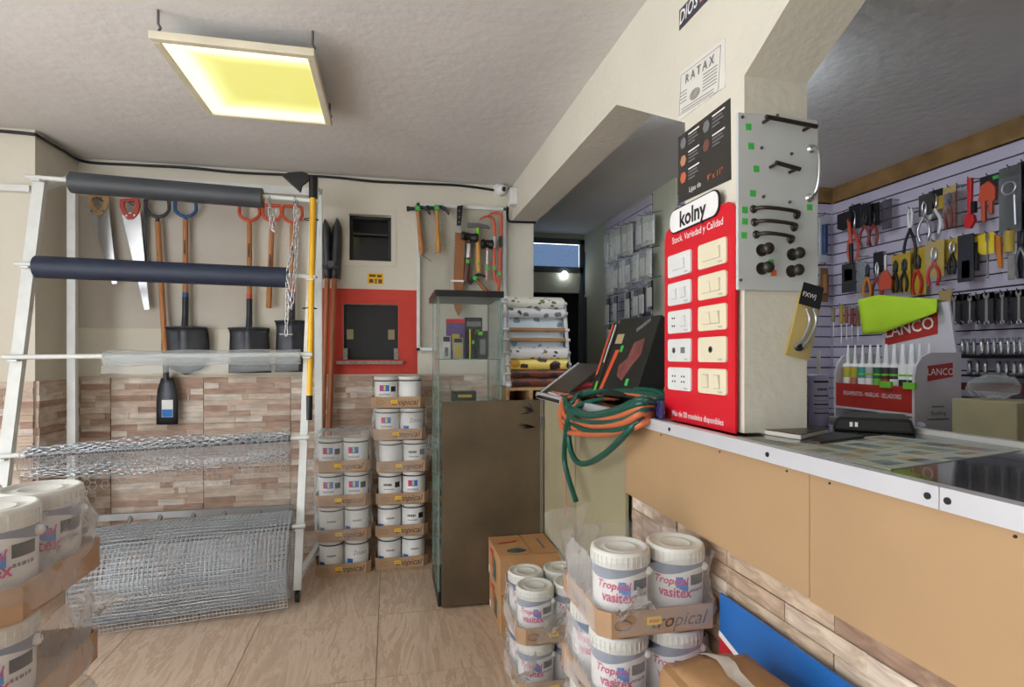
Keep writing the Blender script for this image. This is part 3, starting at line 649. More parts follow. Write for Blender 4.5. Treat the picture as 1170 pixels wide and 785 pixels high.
o, _, _ = roll(1, 42, 329, .058, .012, NAVY, 'sheet_roll', 'navy blue plastic sheet roll on the second bar of the rack')
a, c = along(2, 120), along(2, 343)
o = thing('clear_sheet_roll', 'clear plastic sheet roll drooping from the middle bar of the rack', 'roll', (a+c)/2, 'rolls on the white rack')
B().tube([a+(c-a)*k/10+Vector((0, .004*math.sin(k*2), -.012)) for k in range(11)], [.042+.004*math.sin(k*1.9) for k in range(11)], 20).obj('roll', CLEARR, o)
B().tube([a+(c-a)*k/10+Vector((0, .004*math.sin(k*2), -.012)) for k in range(11)], .026, 14).obj('inner_roll', CLEARR, o)
rows = []
for j in range(5): rows.append([a+(c-a)*(k/12)+Vector((0, -.044+.006*math.sin(k*1.3+j), -.012-.020*j+.004*math.sin(k*2.1))) for k in range(13)])
B().grid(rows).obj('loose_sheet', CLEARR, o)
# chicken wire roll: hexagon net wound in loose layers
def hexnet(L_, C, s, fn):
    b = B(); nx, ny = int(L_/(1.5*s)), max(3, int(C/(math.sqrt(3)*s))); vid = {}
    def V(u, v):
        k = (round(u, 4), round(v, 4))
        if k not in vid: vid[k] = len(b.v); b.v.append(fn(u, v))
        return vid[k]
    for i in range(nx):
        for j in range(ny):
            cu, cv = i*1.5*s+s, (j+(.5 if i % 2 else 0))*math.sqrt(3)*s
            f = [V(cu+s*math.cos(q*PI/3), cv+s*math.sin(q*PI/3)) for q in range(6)]
            b.f.append(tuple(f)); b.mi.append(0); b.sm.append(False)
    return b
a, c = along(3, 30), along(3, 332)
o = thing('chicken_wire_roll', 'loose roll of hexagonal chicken wire on the fourth bar of the rack', 'wire roll', (a+c)/2-Vector((0, 0, .12)), 'rolls on the white rack')
d = (c-a); L_ = d.length; d = d.normalized()
for k, r_ in enumerate((.05, .07, .09)):
    def fn(u, v, r_=r_, k=k):
        q = v/r_+k; rr2 = r_*(1+.10*math.sin(u*7+k*2)+.05*math.sin(u*23+q*2))
        return a+d*min(u, L_)+Vector((0, rr2*math.cos(q), -.03+rr2*math.sin(q)*1.0-.006*k))
    hexnet(L_, 2*PI*r_, .02, fn).obj('wire_net', GALV, o, wire=.0032)
def fn(u, v): return a+d*(.22*L_+u*.78)+Vector((0, -.085+.02*math.sin(u*5)+.02*math.sin(v*20), -.08-v+.01*math.sin(u*6)))
hexnet(L_, .13, .022, fn).obj('loose_net', GALV, o, wire=.003)
B().tube([a, c], .018, 10).obj('core', GREYM, o)
# welded mesh roll
a, c = along(4, 104), along(4, 334)
a = Vector((PL0.x+.28, a.y, a.z)) if a.x < PL0.x else a
o = thing('welded_mesh_roll', 'big loose roll of square welded mesh hanging from the lowest bar to the floor', 'wire roll', ((a+c)/2).x*Vector((1, 0, 0))+Vector((0, 3.15, 0)), 'rolls on the white rack')
d = c-a; L_ = d.length; d = d.normalized()
def spiral(q, k): # oval loop hanging on the bar
    r_y, r_z = .20-.012*k, .235-.014*k
    return Vector((0, -.02+r_y*math.sin(q), -.235+.03*0+r_z*math.cos(q)))
for k in range(3):
    nu, nq = int(L_/.0205), 62-4*k
    rows = []
    for j in range(nq+1):
        q = -2.2+2*PI*j/nq
        rows.append([a+d*(L_*i/nu)+spiral(q, k)+Vector((0, .008*math.sin(i*.13+k)+.006*math.sin(i*.31), .008*math.sin(i*.09+q+k))) for i in range(nu+1)])
    b = B(); b.grid(rows); m_ = b.obj('wire_mesh', GALV, o, wire=.0036)
rows = [[a+d*(L_*i/54)+Vector((0, -.21+.10*math.sin(.35*j/9*PI)-.03*j/9-.004*math.sin(i*.3), -.30-.0235*j*.8)) for i in range(55)] for j in range(10)]
B().grid(rows).obj('loose_mesh', GALV, o, wire=.0036)
for m_ in [x for x in o.children]:
    pass
# keep the mesh above the floor
lowest = min((v.co.z+o.location.z) for ch in o.children for v in ch.data.vertices)
if lowest < .004: o.location.z += .004-lowest
B().tube([a, c], .018, 10).obj('core', GREYM, o)
# ladder lying on its side behind the rack
o = thing('ladder', 'grey ladder lying on its long side behind the wire mesh roll', 'ladder', (-1.2, 3.7, 0))
p, q = onY(108, 594, 3.9), onY(338, 578, 3.9); pz = (p.z+q.z)/2; LG = rgb('ladder_grey', 160, 162, 162, rough=.4, metal=.4)
u0 = Vector((p.x, 3.9, pz)); u1 = Vector((q.x-.02, 3.9, pz)); off = Vector((-.0, -.28, -(pz-.035)))
for s_ in (Vector(), off): b_ = bar4(B(), u0+s_, u1+s_, .025, .06) if False else B().box(u0.x, u1.x, u0.y+s_.y-.012, u0.y+s_.y+.012, pz+s_.z-.02, pz+s_.z+.02); b_.obj('rail', LG, o)
for px in (150, 184, 222, 257, 297, 330):
    t_ = onY(px, 590, 3.9).x; B().tube([(t_, 3.9, pz), (t_+off.x, 3.9+off.y, pz+off.z)], .014, 10).obj('rung', LG, o)

# ------------------------------------------------------------------ hanging tools on the left
YT = 3.99
def dhandle(b, c, w_, h, r=.011, m=None):  # D grip, bottom of neck at c, world XZ plane
    pts = [c+Vector((math.sin(q)*w_/2, 0, h*.35+h*.65*(1-math.cos(q))/2+0)) for q in [0]]
    pth = [c, c+Vector((0, 0, h*.22))]
    b.tube(pth, [r*1.25, r*1.2], 10, m=m)
    ring = [c+Vector((-w_*.5*s_, 0, z)) for s_, z in ((0, h*.2), (.55, h*.3), (.95, h*.5), (1, h*.72), (.93, h))]
    ring2 = [Vector((2*c.x-p.x, p.y, p.z)) for p in ring]
    b.tube(smooth_path(ring, 4), r, 8, m=m); b.tube(smooth_path(ring2, 4), r, 8, m=m)
    b.tube([ring[-1], ring2[-1]], r*1.05, 8, m=m)
def blade(kind, x, y, zt, zb, w_):
    rows = []; N = 9
    for j in range(N+1):
        t = j/N; z = zt+(zb-zt)*t
        if kind == 'round': hw = w_/2*(1.0+.05*math.sin(PI*t)) if t < .55 else w_/2*1.0*math.sqrt(max(0, 1-((t-.55)/.45)**2))**1.1+.004
        else: hw = w_/2*(.88+.12*t)
        if t < .02: hw = w_/2*.96
        row = []
        for i in range(-6, 7):
            u = i/6; dish = .03*(1-u*u)*(1-.5*t)+.012*max(0, 1-abs(u)*5)*(1-t)
            row.append(Vector((x+u*hw, y+.028-dish if False else y-.004+.03*(u*u)-.02+.02*t-.014*max(0, 1-abs(u)*4)*(1-t), z)))
        rows.append(row)
    return rows
def shovel(label, px, ytop, ynb, ybb, pw, grip, kind, shaft_m=WOOD, low=None, tilt=0, name='shovel'):
    top = onY(px, ytop, YT); nb = onY(px+tilt*.6, ynb, YT); bb = onY(px+tilt, ybb, YT); w_ = pw/FOC*3.75
    o = thing(name, label, 'shovel', (bb.x, YT, bb.z))
    gh = .135; neck = top-Vector((0, 0, gh))
    b = B(); dhandle(b, neck, .125, gh); b.obj('grip', grip, o)
    B().tube([neck+Vector((0, 0, .01)), nb+Vector((0, 0, .17))], .0165, 12).obj('shaft', shaft_m, o)
    B().tube(smooth_path([nb+Vector((0, 0, .2)), nb+Vector((0, -.004, .08)), nb+Vector((0, -.022, -.02)), nb+Vector((0, -.02, -.07))], 4), [.019]*5+[.02]*5+[.016, .014, .008], 12).obj('socket', DSTEEL, o)
    B().grid(blade(kind, bb.x, YT-.01, nb.z, bb.z, w_)).obj('blade', DSTEEL, o, solid=.004)
    if kind != 'narrow':
        B().tube([(bb.x-w_/2*.97, YT-.012, nb.z+.003), (bb.x-w_*.2, YT-.03, nb.z+.006), (bb.x+w_*.2, YT-.03, nb.z+.006), (bb.x+w_/2*.97, YT-.012, nb.z+.003)], .006, 8).obj('foot_step', DSTEEL, o)
    if low:
        B().tube([nb+Vector((0, 0, .23)), nb+Vector((0, 0, .19))], .0185, 12).obj('band', low, o)
    if px > 190: dashes(frame(neck+Vector((0, -.0168, -.17)), (0, 0, -1), (1, 0, 0)), .09, .012, INK, o, int(px))
    return o
sp_ = shovel('shovel with blue grip and rounded dark blade behind the navy roll', 212, 229, 375, 428, 46, BLUE, 'round', low=BLUE)
shovel('square bladed shovel with orange grip, left of the hanging chains', 285, 234, 376, 426, 45, ORANGE, 'square', low=ORANGE)
shovel('square bladed shovel with orange grip partly behind the longer chain', 334, 236, 368, 425, 38, ORANGE, 'square', low=ORANGE)
# narrow drain spade
top, bot = onY(180, 227, YT), onY(191, 485, YT-.02)
o = thing('drain_spade', 'long drain spade with grey grip and a narrow labelled blade', 'spade', bot)
b = B(); nk = top-Vector((0, 0, .15)); dhandle(b, nk, .135, .15); b.obj('grip', rgb('dark_grey_grip', 58, 60, 66, rough=.4), o)
mid = onY(189, 405, YT-.01); B().tube([nk, mid], .0165, 12).obj('shaft', WOOD, o)
n0 = onY(190, 432, YT-.02); B().tube([mid+Vector((0, 0, .02)), n0, n0-Vector((0, 0, .06))], [.019, .017, .008], 12).obj('socket', DSTEEL, o)
w_ = .062; zt2 = n0.z
rows = [[Vector((bot.x+u/4*w_*(.55+.45*min(1, t*3)), YT-.03+.012*(u/4)**2, zt2+(bot.z-zt2)*t)) for u in range(-4, 5)] for t in [0, .12, .25, .5, .75, 1]]
B().grid(rows).obj('blade', DSTEEL, o, solid=.004)
lb_ = onY(191, 466, YT-.04)
B().box(lb_.x-.032, lb_.x+.032, YT-.038, YT-.034, lb_.z-.06, lb_.z+.05).obj('label', INKW, o)
B().box(lb_.x-.030, lb_.x+.030, YT-.040, YT-.038, lb_.z-.058, lb_.z-.01).obj('label_print', INKB, o)
# spare handle with D grip
top, bot = onY(311, 235, YT), onY(307, 352, YT)
o = thing('spare_handle', 'spare wooden tool handle with orange grip between two orange shovels', 'handle', bot)
b = B(); nk = top-Vector((0, 0, .13)); dhandle(b, nk, .115, .13); b.obj('grip', ORANGE, o); B().tube([nk, bot], [.016, .0185], 12).obj('shaft', WOOD, o)
dashes(frame(nk.lerp(bot, .45)+Vector((0, -.0178, 0)), (0, 0, -1), (1, 0, 0)), .10, .012, INK, o, 9)
# hand saws
def saw(label, hx, hy, tx, ty, hm, wtop, bm):
    h, t = onY(hx, hy, YT), onY(tx, ty, YT); o = thing('hand_saw', label, 'saw', t); d = (t-h); L_ = d.length; x = Vector((-d.z, 0, d.x)).normalized()
    M = frame(h, x, -d)
    b = B(M); out = [(-.05, .045), (.055, .05), (.062, .0), (.045, -.05), (.012, -.085), (-.02, -.085), (-.045, -.045), (-.055, 0)]
    inn = [(-.025, .025), (.03, .028), (.033, -.005), (.02, -.035), (.0, -.05), (-.012, -.048), (-.022, -.025), (-.028, 0)]
    n = 8; vs = [(x_, y_, z_) for z_ in (0, .02) for ring in (out, inn) for x_, y_ in ring]; fs = []
    for i in range(n):
        j = (i+1) % n
        fs += [(i, j, n+j, n+i), (2*n+i, 3*n+i, 3*n+j, 2*n+j), (i, 2*n+i, 2*n+j, j), (n+i, n+j, 3*n+j, 3*n+i)]
    b.add(vs, fs); b.obj('grip', hm, o, bev=.004)
    B(M).prism([(-.05, -.05, .008), (.055, -.03, .008), (.055-wtop*.15, -L_, .008), (.055-wtop*.45, -L_, .008)], (0, 0, .0025)).obj('blade', bm, o)
    B().cyl((h.x, YB-.0075, h.z+.02), (h.x, YT-.03, h.z+.02), .004, n=8).obj('peg', GREYM, o)
    for x_ in (-.02, .025): B(M).cyl((x_, -.062, .006), (x_, -.062, .024), .006, n=10).obj('rivet', STEEL, o)
saw('hand saw with a pale wooden grip, leftmost on the tool wall', 113, 231, 126, 325, rgb('pale_grip', 206, 170, 128, rough=.5), .09, STEEL)
saw('hand saw with a red grip and bright blade beside the wooden gripped saw', 149, 236, 163, 354, rgb('brick_red_grip', 190, 70, 56, rough=.45), .09, STEEL)
c0, c1 = onY(165, 228, YT), onY(165, 352, YT)
o = B().box(c0.x-.006, c0.x+.006, YT+.005, YT+.02, c1.z, c0.z).obj('steel_square', DSTEEL); tag(o, 'thin dark steel rule hanging beside the red gripped saw', 'rule')
# chains
def link_mesh():
    b = B(); L_, w_, r = .021, .0085, .0026; pts = []
    for k in range(8):
        q = PI*k/7; pts.append((w_*math.cos(q), 0, L_-w_+w_*math.sin(q)))
    for k in range(8):
        q = PI+PI*k/7; pts.append((w_*math.cos(q), 0, -L_+w_+w_*math.sin(q)))
    b.tube(pts, r, 6, closed=True); return b.mesh('link', [STEEL], (0, 0, 0))
LM = link_mesh()
def chain(label, path, py_off=0):
    pts = [Vector(p) for p in path]; o = thing('chain', label, 'chain', pts[-1], 'steel chains on the rack')
    sm = smooth_path(pts, 12); d = 0; i = 0; last = sm[0]; step = .034; k = 0; acc = 0
    for a_, b_ in zip(sm, sm[1:]):
        seg = (b_-a_).length
        while acc+seg >= k*step:
            t = (k*step-acc)/max(seg, 1e-9); p = a_.lerp(b_, t); dr = (b_-a_).normalized()
            l_ = bpy.data.objects.new('link', LM); COL.objects.link(l_); l_.parent = o
            l_.location = p-o.location; l_.rotation_mode = 'QUATERNION'
            l_.rotation_quaternion = dr.to_track_quat('Z', 'Y') @ Matrix.Rotation(PI/2*(k % 2)+.4, 4, 'Z').to_quaternion(); k += 1
        acc += seg
    hk = sm[0]; B().tube([hk+Vector((0, 0, .02)), hk+Vector((.006, -.004, .045)), hk+Vector((0, 0, .06)), hk+Vector((-.008, .003, .04))], .002, 6).obj('hook', GREYM, o)
    return o
yc = bars[0][1].y-.03
chain('short steel chain loop hanging from the top bar of the rack', [onY(308, 236, yc), onY(309, 250, yc), onY(312, 263, yc), onY(313, 250, yc), onY(314, 238, yc)])
yc2 = yc-.07
chain('long steel chain with a crossbar hanging before the navy roll', [onY(337, 236, yc2), onY(337, 262, yc2), onY(333, 292, yc2), onY(329, 310, yc2), onY(328, 345, yc2), onY(327, 381, yc2)])
chain('doubled steel chain strand hanging right of the long crossbar chain', [onY(340, 240, yc2), onY(339, 275, yc2), onY(337, 310, yc2), onY(333, 352, yc2), onY(330.5, 330, yc2), onY(331, 308, yc2)])
p = onY(327, 382, yc2); o = B().tube([p-Vector((.035, 0, 0)), p+Vector((.035, 0, 0))], .004, 8).obj('chain_toggle', STEEL); tag(o, 'small steel toggle bar at the end of the long chain', 'toggle')
# yellow pole hoe tied to the rack
yp = PR1.y-.06; pt, pb = onY(358, 208, yp), onY(353, 480, 3.34)
o = thing('yellow_pole_scraper', 'yellow pole scraper with black blade strapped upright to the rack post', 'scraper', pb)
B().tube([pt, pb.lerp(pt, .10)], .0165, 14).obj('pole', YELLOW, o); B().tube([pb.lerp(pt, .10), pb], .0185, 14).obj('grip', BLACK, o); B().tube([pb.lerp(pt, .93), pt+Vector((0, 0, .03))], .024, 14).obj('cap', BLACK, o)
q = [onY(x_, y_, yp) for x_, y_ in ((322, 201), (330, 198), (345, 197), (352, 199), (354, 207), (346, 213), (344, 221))]
B().prism(q, (0, -.02, 0)).obj('scraper_blade', BLACK, o, bev=.003)
for y_ in (250, 316, 352):
    a_ = at_y(pb, pt, y_); B().tube([a_+Vector((-.05+.075*(math.cos(t_)+1)/2*1.05-.0, .028*math.sin(t_)+.02, 0)) for t_ in [2*PI*k/14 for k in range(14)]], .003, 6, closed=True).obj('strap', BLACK, o)
# post-hole digger
o = thing('post_hole_digger', 'post hole digger with two wooden shafts and grey blades pointing up', 'digger', onY(376, 520, 3.97))
for x0_, y0_, x1_, y1_, xb, yb_ in ((374, 318, 368, 498, 371, 250), (382, 318, 376, 498, 385, 249)):
    a_, b_ = onY(x0_, y0_, 3.97), onY(x1_, y1_, 3.97); B().tube([a_, b_], .0175, 12).obj('shaft', rgb('reddish_wood', 172, 104, 66, rough=.5, var=.2, scale=9, stretch=(8, 8, 1)), o)
    t_ = onY(xb, yb_, 3.97); rows = []
    for j in range(9):
        t2 = j/8; c = a_.lerp(t_, t2); hw = .034*(1 if t2 < .75 else math.sqrt(max(.02, 1-((t2-.75)/.25)**2)))
        rows.append([c+Vector((hw*u, .014*u*u*4*(1 if xb < 380 else 1), 0)) for u in (-1, -.5, 0, .5, 1)])
    B().grid(rows).obj('blade', rgb('blade_grey', 74, 76, 80, rough=.4, metal=.4), o, solid=.004)
c = onY(378, 302, 3.95); B().cyl(c+Vector((0, -.02, 0)), c+Vector((0, .03, 0)), .022).obj('pivot', GREYM, o)
B().box(c.x-.05, c.x+.045, c.y-.012, c.y+.012, c.z-.03, c.z-.012).obj('pivot_plate', DSTEEL, o)

# ------------------------------------------------------------------ mesh tool board on the back wall
ym_ = YB-.03
p, q = onY(476, 232, ym_), onY(578, 401, ym_); zq = q.z
o = thing('mesh_tool_board', 'white framed diamond mesh board on the wall holding hammers', 'tool board', ((p.x+q.x)/2, ym_, zq))
zT = p.z; t_ = .022
fb = B()
for a in ((p.x, q.x, zT-t_, zT), (p.x, q.x, zq, zq+t_), (p.x, p.x+t_, zq, zT), (q.x-t_, q.x, zq, zT)): B().box(a[0], a[1], ym_-.012, ym_+.012, a[2], a[3]).obj('frame_bar', RW, o)
b = B(); du, dz = .024, .013; nx, nz_ = int((q.x-p.x)/du), int((zT-zq)/dz); vid = {}
def V(i, j):
    if (i, j) not in vid: vid[(i, j)] = len(b.v); b.v.append(Vector((p.x+min((q.x-p.x), i*du/2), ym_+.004*((i+j) % 4 == 0), zq+min(zT-zq, j*dz))))
    return vid[(i, j)]
for i in range(0, nx*2-1):
    for j in range(0, nz_-1):
        if (i+j) % 2: continue
        b.f.append((V(i, j+1), V(i+1, j), V(i+2, j+1), V(i+1, j+2))); b.mi.append(0); b.sm.append(False)
b.obj('diamond_mesh', rgb('mesh_paint', 188, 186, 174, rough=.5), o, wire=.0042)
yh = ym_-.035
def hammer(label, hx, hy, bx, by, kind, shaft_m, name='hammer', r=.0165, hw=.075):
    h, t = onY(hx, hy, yh), onY(bx, by, yh); o = thing(name, label, 'hammer', t, 'hammers on the mesh board'); d = t-h; L_ = d.length
    x = Vector((-d.z, 0, d.x)).normalized(); M = frame(h, x, -d)
    B(M).tube([(0, -.012, 0), (0, -L_*.3, 0), (0, -L_*.6, 0), (0, -L_*.95, 0), (0, -L_, 0)], [r*.8, r*.75, r*1.05, r*1.15, r*1.0], 12).obj('handle', shaft_m, o)
    if kind == 'claw':
        b = B(M); b.cyl((0, 0, 0), (-hw*.75, .002, 0), .013); b.cyl((-hw*.75, .002, 0), (-hw, .002, 0), .018); b.box(-.016, .016, -.018, .02, -.014, .014)
        for s_ in (-1, 1): b.tube(smooth_path([(.01, .008, .007*s_), (hw*.5, .008, .008*s_), (hw*.9, -.012, .011*s_), (hw*1.15, -.045, .012*s_)], 4), [.011]*4+[.009]*4+[.007]*4+[.003], 8)
        b.obj('head', DSTEEL, o); B(M).box(-.017, .017, -.014, .016, .014, .0165).obj('price_sticker', GREENS, o)
    elif kind == 'mallet':
        b = B(M); b.tube([(-hw, 0, 0), (-hw*.9, 0, 0), (-hw*.55, 0, 0), (-hw*.5, 0, 0), (hw*.5, 0, 0), (hw*.55, 0, 0), (hw*.9, 0, 0), (hw, 0, 0)], [.028, .034, .034, .028, .028, .034, .034, .028], 18); b.obj('head', BLACK, o)
        B(M).tube([(0, -.05, 0), (0, -.15, 0)], r*1.0, 12).obj('sleeve', STEEL, o); B(M).box(-.012, .012, -.19, -.165, r*.9, r*.9+.004).obj('price_sticker', GREENS, o)
    elif kind == 'brick':
        b = B(M); b.box(-hw, -.01, -.014, .016, -.013, .013); b.prism([(-.015, -.016, -.013), (-.015, .018, -.013), (hw, .004, -.013), (hw*1.15, -.018, -.013), (hw, -.016, -.013)], (0, 0, .026)); b.obj('head', GREYM, o)
        B(M).tube([(0, -.02, 0), (0, -.075, 0)], r*.9, 10).obj('collar', INKLG, o); B(M).box(-.01, .01, -L_*.85, -L_*.8, r*1.1, r*1.1+.003).obj('price_sticker', GREENS, o)
    return o
hammer('claw hammer with a brown handle, leftmost on the mesh board', 477, 238.5, 482, 290, 'claw', WOOD)
hammer('claw hammer with a golden handle hanging second from the left', 499, 238, 501, 289, 'claw', rgb('golden_handle', 206, 150, 76, rough=.5, var=.15, scale=9, stretch=(8, 8, 1)))
hammer('large rubber mallet with a dark red handle on the mesh board', 536.5, 271, 532, 322, 'mallet', rgb('dark_red_wood', 96, 58, 46, rough=.5), r=.02, hw=.062)
hammer('bricklayer hammer with a grey square head and golden handle', 546, 258, 546.5, 311, 'brick', rgb('golden_handle', 206, 150, 76), r=.0175)
hammer('small rubber mallet with a pale stick handle beside the orange bars', 557, 279, 556, 320, 'mallet', rgb('pale_pink_wood', 196, 160, 136, rough=.5), r=.011, hw=.044)
hammer('tilted claw hammer with brown handle just above the glass cabinet', 542.5, 318, 560, 337, 'claw', rgb('brown_wood', 150, 96, 56, rough=.5), hw=.055)
# machete in leather sheath
o = thing('machete', 'machete with black grip in a brown leather sheath on the mesh board', 'machete', onY(524, 360, yh))
a = [onY(x_, y_, yh) for x_, y_ in ((522, 236), (529, 235), (526.5, 258), (521.5, 258))]; B().prism(a, (0, -.02, 0)).obj('grip', BLACK, o, bev=.004)
for y_ in (241, 248, 254): c = onY(524.5, y_, yh-.021); B().cyl(c, c+Vector((0, -.003, 0)), .005, n=10).obj('rivet', STEEL, o)
a = [onY(x_, y_, yh) for x_, y_ in ((521.5, 258), (526.5, 258), (526.5, 268), (521.5, 268))]; B().prism(a, (0, -.006, 0)).obj('blade', STEEL, o)
LEA = rgb('leather', 150, 98, 58, rough=.6, var=.2, scale=8)
a = [onY(x_, y_, yh) for x_, y_ in ((520, 266), (531, 267), (529, 330), (528, 352), (524, 362), (519, 352), (518.5, 320))]; B().prism(a, (0, -.014, 0)).obj('sheath', LEA, o, bev=.003)
c = onY(523.5, 321, yh-.016); B().box(c.x-.05, c.x+.04, c.y-.004, c.y+.004, c.z-.006, c.z+.006).obj('tie', INKW, o)
# orange pry bars / bow tools
for k, (lab, pth) in enumerate((('orange pry bar with a hooked tip, left of the pair on the mesh board', [(548, 251), (556, 247), (562, 250), (565, 258), (565, 275), (564.5, 312), (568, 324)]), ('taller orange pry bar with a hooked tip at the right edge of the mesh board', [(554, 249), (563, 243.5), (570, 244), (573, 250), (572, 275), (570.5, 318), (569, 335)]))):
    o = thing('pry_bar', lab, 'pry bar', onY(*pth[-1], yh)); P_ = smooth_path([onY(x_, y_, yh-.01-k*.012) for x_, y_ in pth], 5); n_ = len(P_)
    B().tube(P_, [.004+.007*min(1, i/9) for i in range(n_)], 10).obj('bar', ORANGE, o)
    c = onY(*(pth[-3]), yh-.018-k*.012); B().cyl(c+Vector((0, 0, .03)), c+Vector((0, 0, -.05)), .0118, n=10).obj('label_sleeve', rgb('silver_label', 190, 190, 190, rough=.4) if k == 0 else INK, o)
    c = onY(*(pth[-2]), yh-.018-k*.012); B().box(c.x-.009, c.x+.009, c.y-.008, c.y, c.z+.02, c.z+.05).obj('price_sticker', GREENS, o)
p0, p1 = onY(482, 291, yh), onY(493, 299, yh); o = B().tube([p0, p1], .003, 6).obj('wire_hook', GREYM); tag(o, 'thin bent wire hook below the leftmost hammer', 'hook')
# ------------------------------------------------------------------ paint tins, buckets, trays, wrap
def text_cyl(body, size, c, r, ang, z, m, parent, sx=1., shear=0., name='lettering', bold=0.):
    k = (body, 'CENTER', 0, shear, bold)
    if k not in TXT:
        cu = bpy.data.curves.new('t', 'FONT'); cu.body = body; cu.size = 1; cu.align_x = 'CENTER'; cu.align_y = 'CENTER'; cu.resolution_u = 2; cu.shear = shear; cu.offset = bold
        o = bpy.data.objects.new('t', cu); me = bpy.data.meshes.new_from_object(o); TXT[k] = ([v.co.copy() for v in me.vertices], [tuple(p.vertices) for p in me.polygons]); bpy.data.objects.remove(o)
    vs, fs = TXT[k]; b = B(); out = []
    for v in vs:
        a = math.radians(ang)+v.x*size*sx/r; out.append((c[0]+r*math.cos(a), c[1]+r*math.sin(a), c[2]+z+v.y*size))
    b.add(out, fs); return b.obj(name, m, parent, recalc=False)
def tin(c, label, group, style=0, r=.074, h=.178):
    c = Vector(c); o = thing('paint_tin', label, 'paint tin', c, group)
    B().lathe([(r*.97, 0), (r, .004), (r, h-.012), (r*1.0, h-.012)], c, 28).obj('body', CAN, o)
    B().lathe([(r*1.035, h-.016), (r*1.04, h-.006), (r*1.03, h), (r*.93, h), (r*.9, h-.006), (.001, h-.005)], c, 28).obj('lid', CANL, o)
    B().lathe([(r*1.002, h-.030), (r*1.004, h-.026), (r*1.002, h-.022)], c, 28).obj('rim_line', INK, o)
    rr2 = r*1.004
    if style in (1, 2):
        B().patch(c, rr2, -122, -74, h*.52, h*.72, m=0).obj('label_blue', INKB, o); B().patch(c, rr2*1.002, -122, -106, h*.52, h*.72).obj('label_magenta', INKR, o); B().patch(c, rr2*1.003, -100, -92, h*.55, h*.7).obj('label_yellow', INKY, o)
        text_cyl('vasitex', .026, c, rr2, -98, h*.42, INK, o)
    if style in (1, 3): B().patch(c, rr2, -66, -36, h*.5, h*.68).obj('colour_field', INK, o)
    if style == 3: dashes_cyl(c, rr2, -100, 44, h*.6, .014, INK, o, 3); dashes_cyl(c, rr2, -95, 50, h*.45, .007, INKG, o, 4)
    if style == 4: B().patch(c, rr2, -135, -105, h*.08, h*.42).obj('blue_field', INKB, o); text_cyl('2ooo', .04, c, rr2, -72, h*.6, INKG, o, shear=.3)
    if style == 5: dashes_cyl(c, rr2, -85, 40, h*.55, .010, INKG, o, 5); B().patch(c, rr2, -150, -118, h*.1, h*.36).obj('blue_field', INKB, o)
    return o
def tray(x0, x1, y0, y1, z, h, label, group, word=True, m=CARD, side=False):
    TINK = rgb('brown_print', 92, 72, 58) if side else INK
    ch = .026; P_ = [(x0+ch, y0), (x1-ch, y0), (x1, y0+ch), (x1, y1-ch), (x1-ch, y1), (x0+ch, y1), (x0, y1-ch), (x0, y0+ch)]
    o = thing('cardboard_tray', label, 'tray', ((x0+x1)/2, (y0+y1)/2, z), group)
    b = B(); b.grid([[(x, y, z+.003) for x, y in P_], [(x, y, z+h) for x, y in P_]], smooth=False, closed=True); b.add([(x, y, z+.003) for x, y in P_], [tuple(range(8))]); b.obj('tray', m, o, solid=.005)
    if word:
        xc = (x0+x1)/2
        text('tropical', h*.75, faceY((xc+.04, y0-.003, z+h*.5)), TINK, o, shear=.35)
        B().box(xc-.045, xc-.005, y0-.0045, y0-.003, z+h*.42, z+h*.72).obj('yellow_sticker', INKY, o); dashes(faceY((xc-.025, y0-.0046, z+h*.57)), .028, h*.12, INKO, o, 6)
        b = B(faceY((x0+.055, y0-.003, z+h*.5))); b.tube([(math.cos(t_)*.022, math.sin(t_)*.012, .001) for t_ in [2*PI*k/16 for k in range(16)]], .0012, 4, closed=True); b.obj('oval_mark', INKG, o)
    if side:
        text('tropical', h*.6, faceX((x0-.003, (y0+y1)/2, z+h*.5)), rgb('faded_ink', 90, 110, 140), o, shear=.35)
    return o
def wrap(x0, x1, y0, y1, z0, z1, parent, seed, amp=.010, top=True, tuft=None, name='plastic_wrap'):
    r = random.Random(seed); N = 44; rows = []; cx, cy = (x0+x1)/2, (y0+y1)/2; hx, hy = (x1-x0)/2+.008, (y1-y0)/2+.008
    lv = [0, .15, .3, .45, .6, .75, .88, .97]; ph = [r.uniform(0, 6) for _ in range(6)]
    def pt(k, t, s_):
        q = 2*PI*k/N; c_, si = math.cos(q), math.sin(q); e = 5.0; m_ = (abs(c_)**e+abs(si)**e)**(-1/e)
        n_ = amp*(math.sin(3*q+ph[0]+t*7)+.7*math.sin(7*q+ph[1]-t*9)+.6*math.sin(13*q+ph[2]+t*14)+r.uniform(-.5, .5))*.45
        return Vector((cx+(hx*s_+n_)*c_*m_, cy+(hy*s_+n_)*si*m_, z0+(z1-z0)*t+n_*.3))
    for t in lv: rows.append([pt(k, t, 1-.04*t*t) for k in range(N)])
    if top:
        for s_, dz in ((.82, .012), (.55, .006), (.25, .01), (.03, .008)): rows.append([pt(k, 1, s_)+Vector((0, 0, dz+r.uniform(-.006, .008))) for k in range(N)])
    o = B().grid(rows, closed=True).obj(name, CLEAR, parent)
    for tf in (tuft or []):
        b = B(); c = Vector(tf[0]); d = Vector(tf[1]); sz = tf[2]; side = d.cross(Vector((.3, -1, .2))).normalized(); R2 = []
        for i in range(7):
            t = i/6; R2.append([c+d*sz*t+side*(sz*.55*(j/8-.5)*(.5+t))+Vector((r.uniform(-1, 1), r.uniform(-1, 1), r.uniform(-1, 1)))*.012 for j in range(9)])
        b.grid(R2); b.obj('wrap_tuft', CLEAR, parent)
    return o
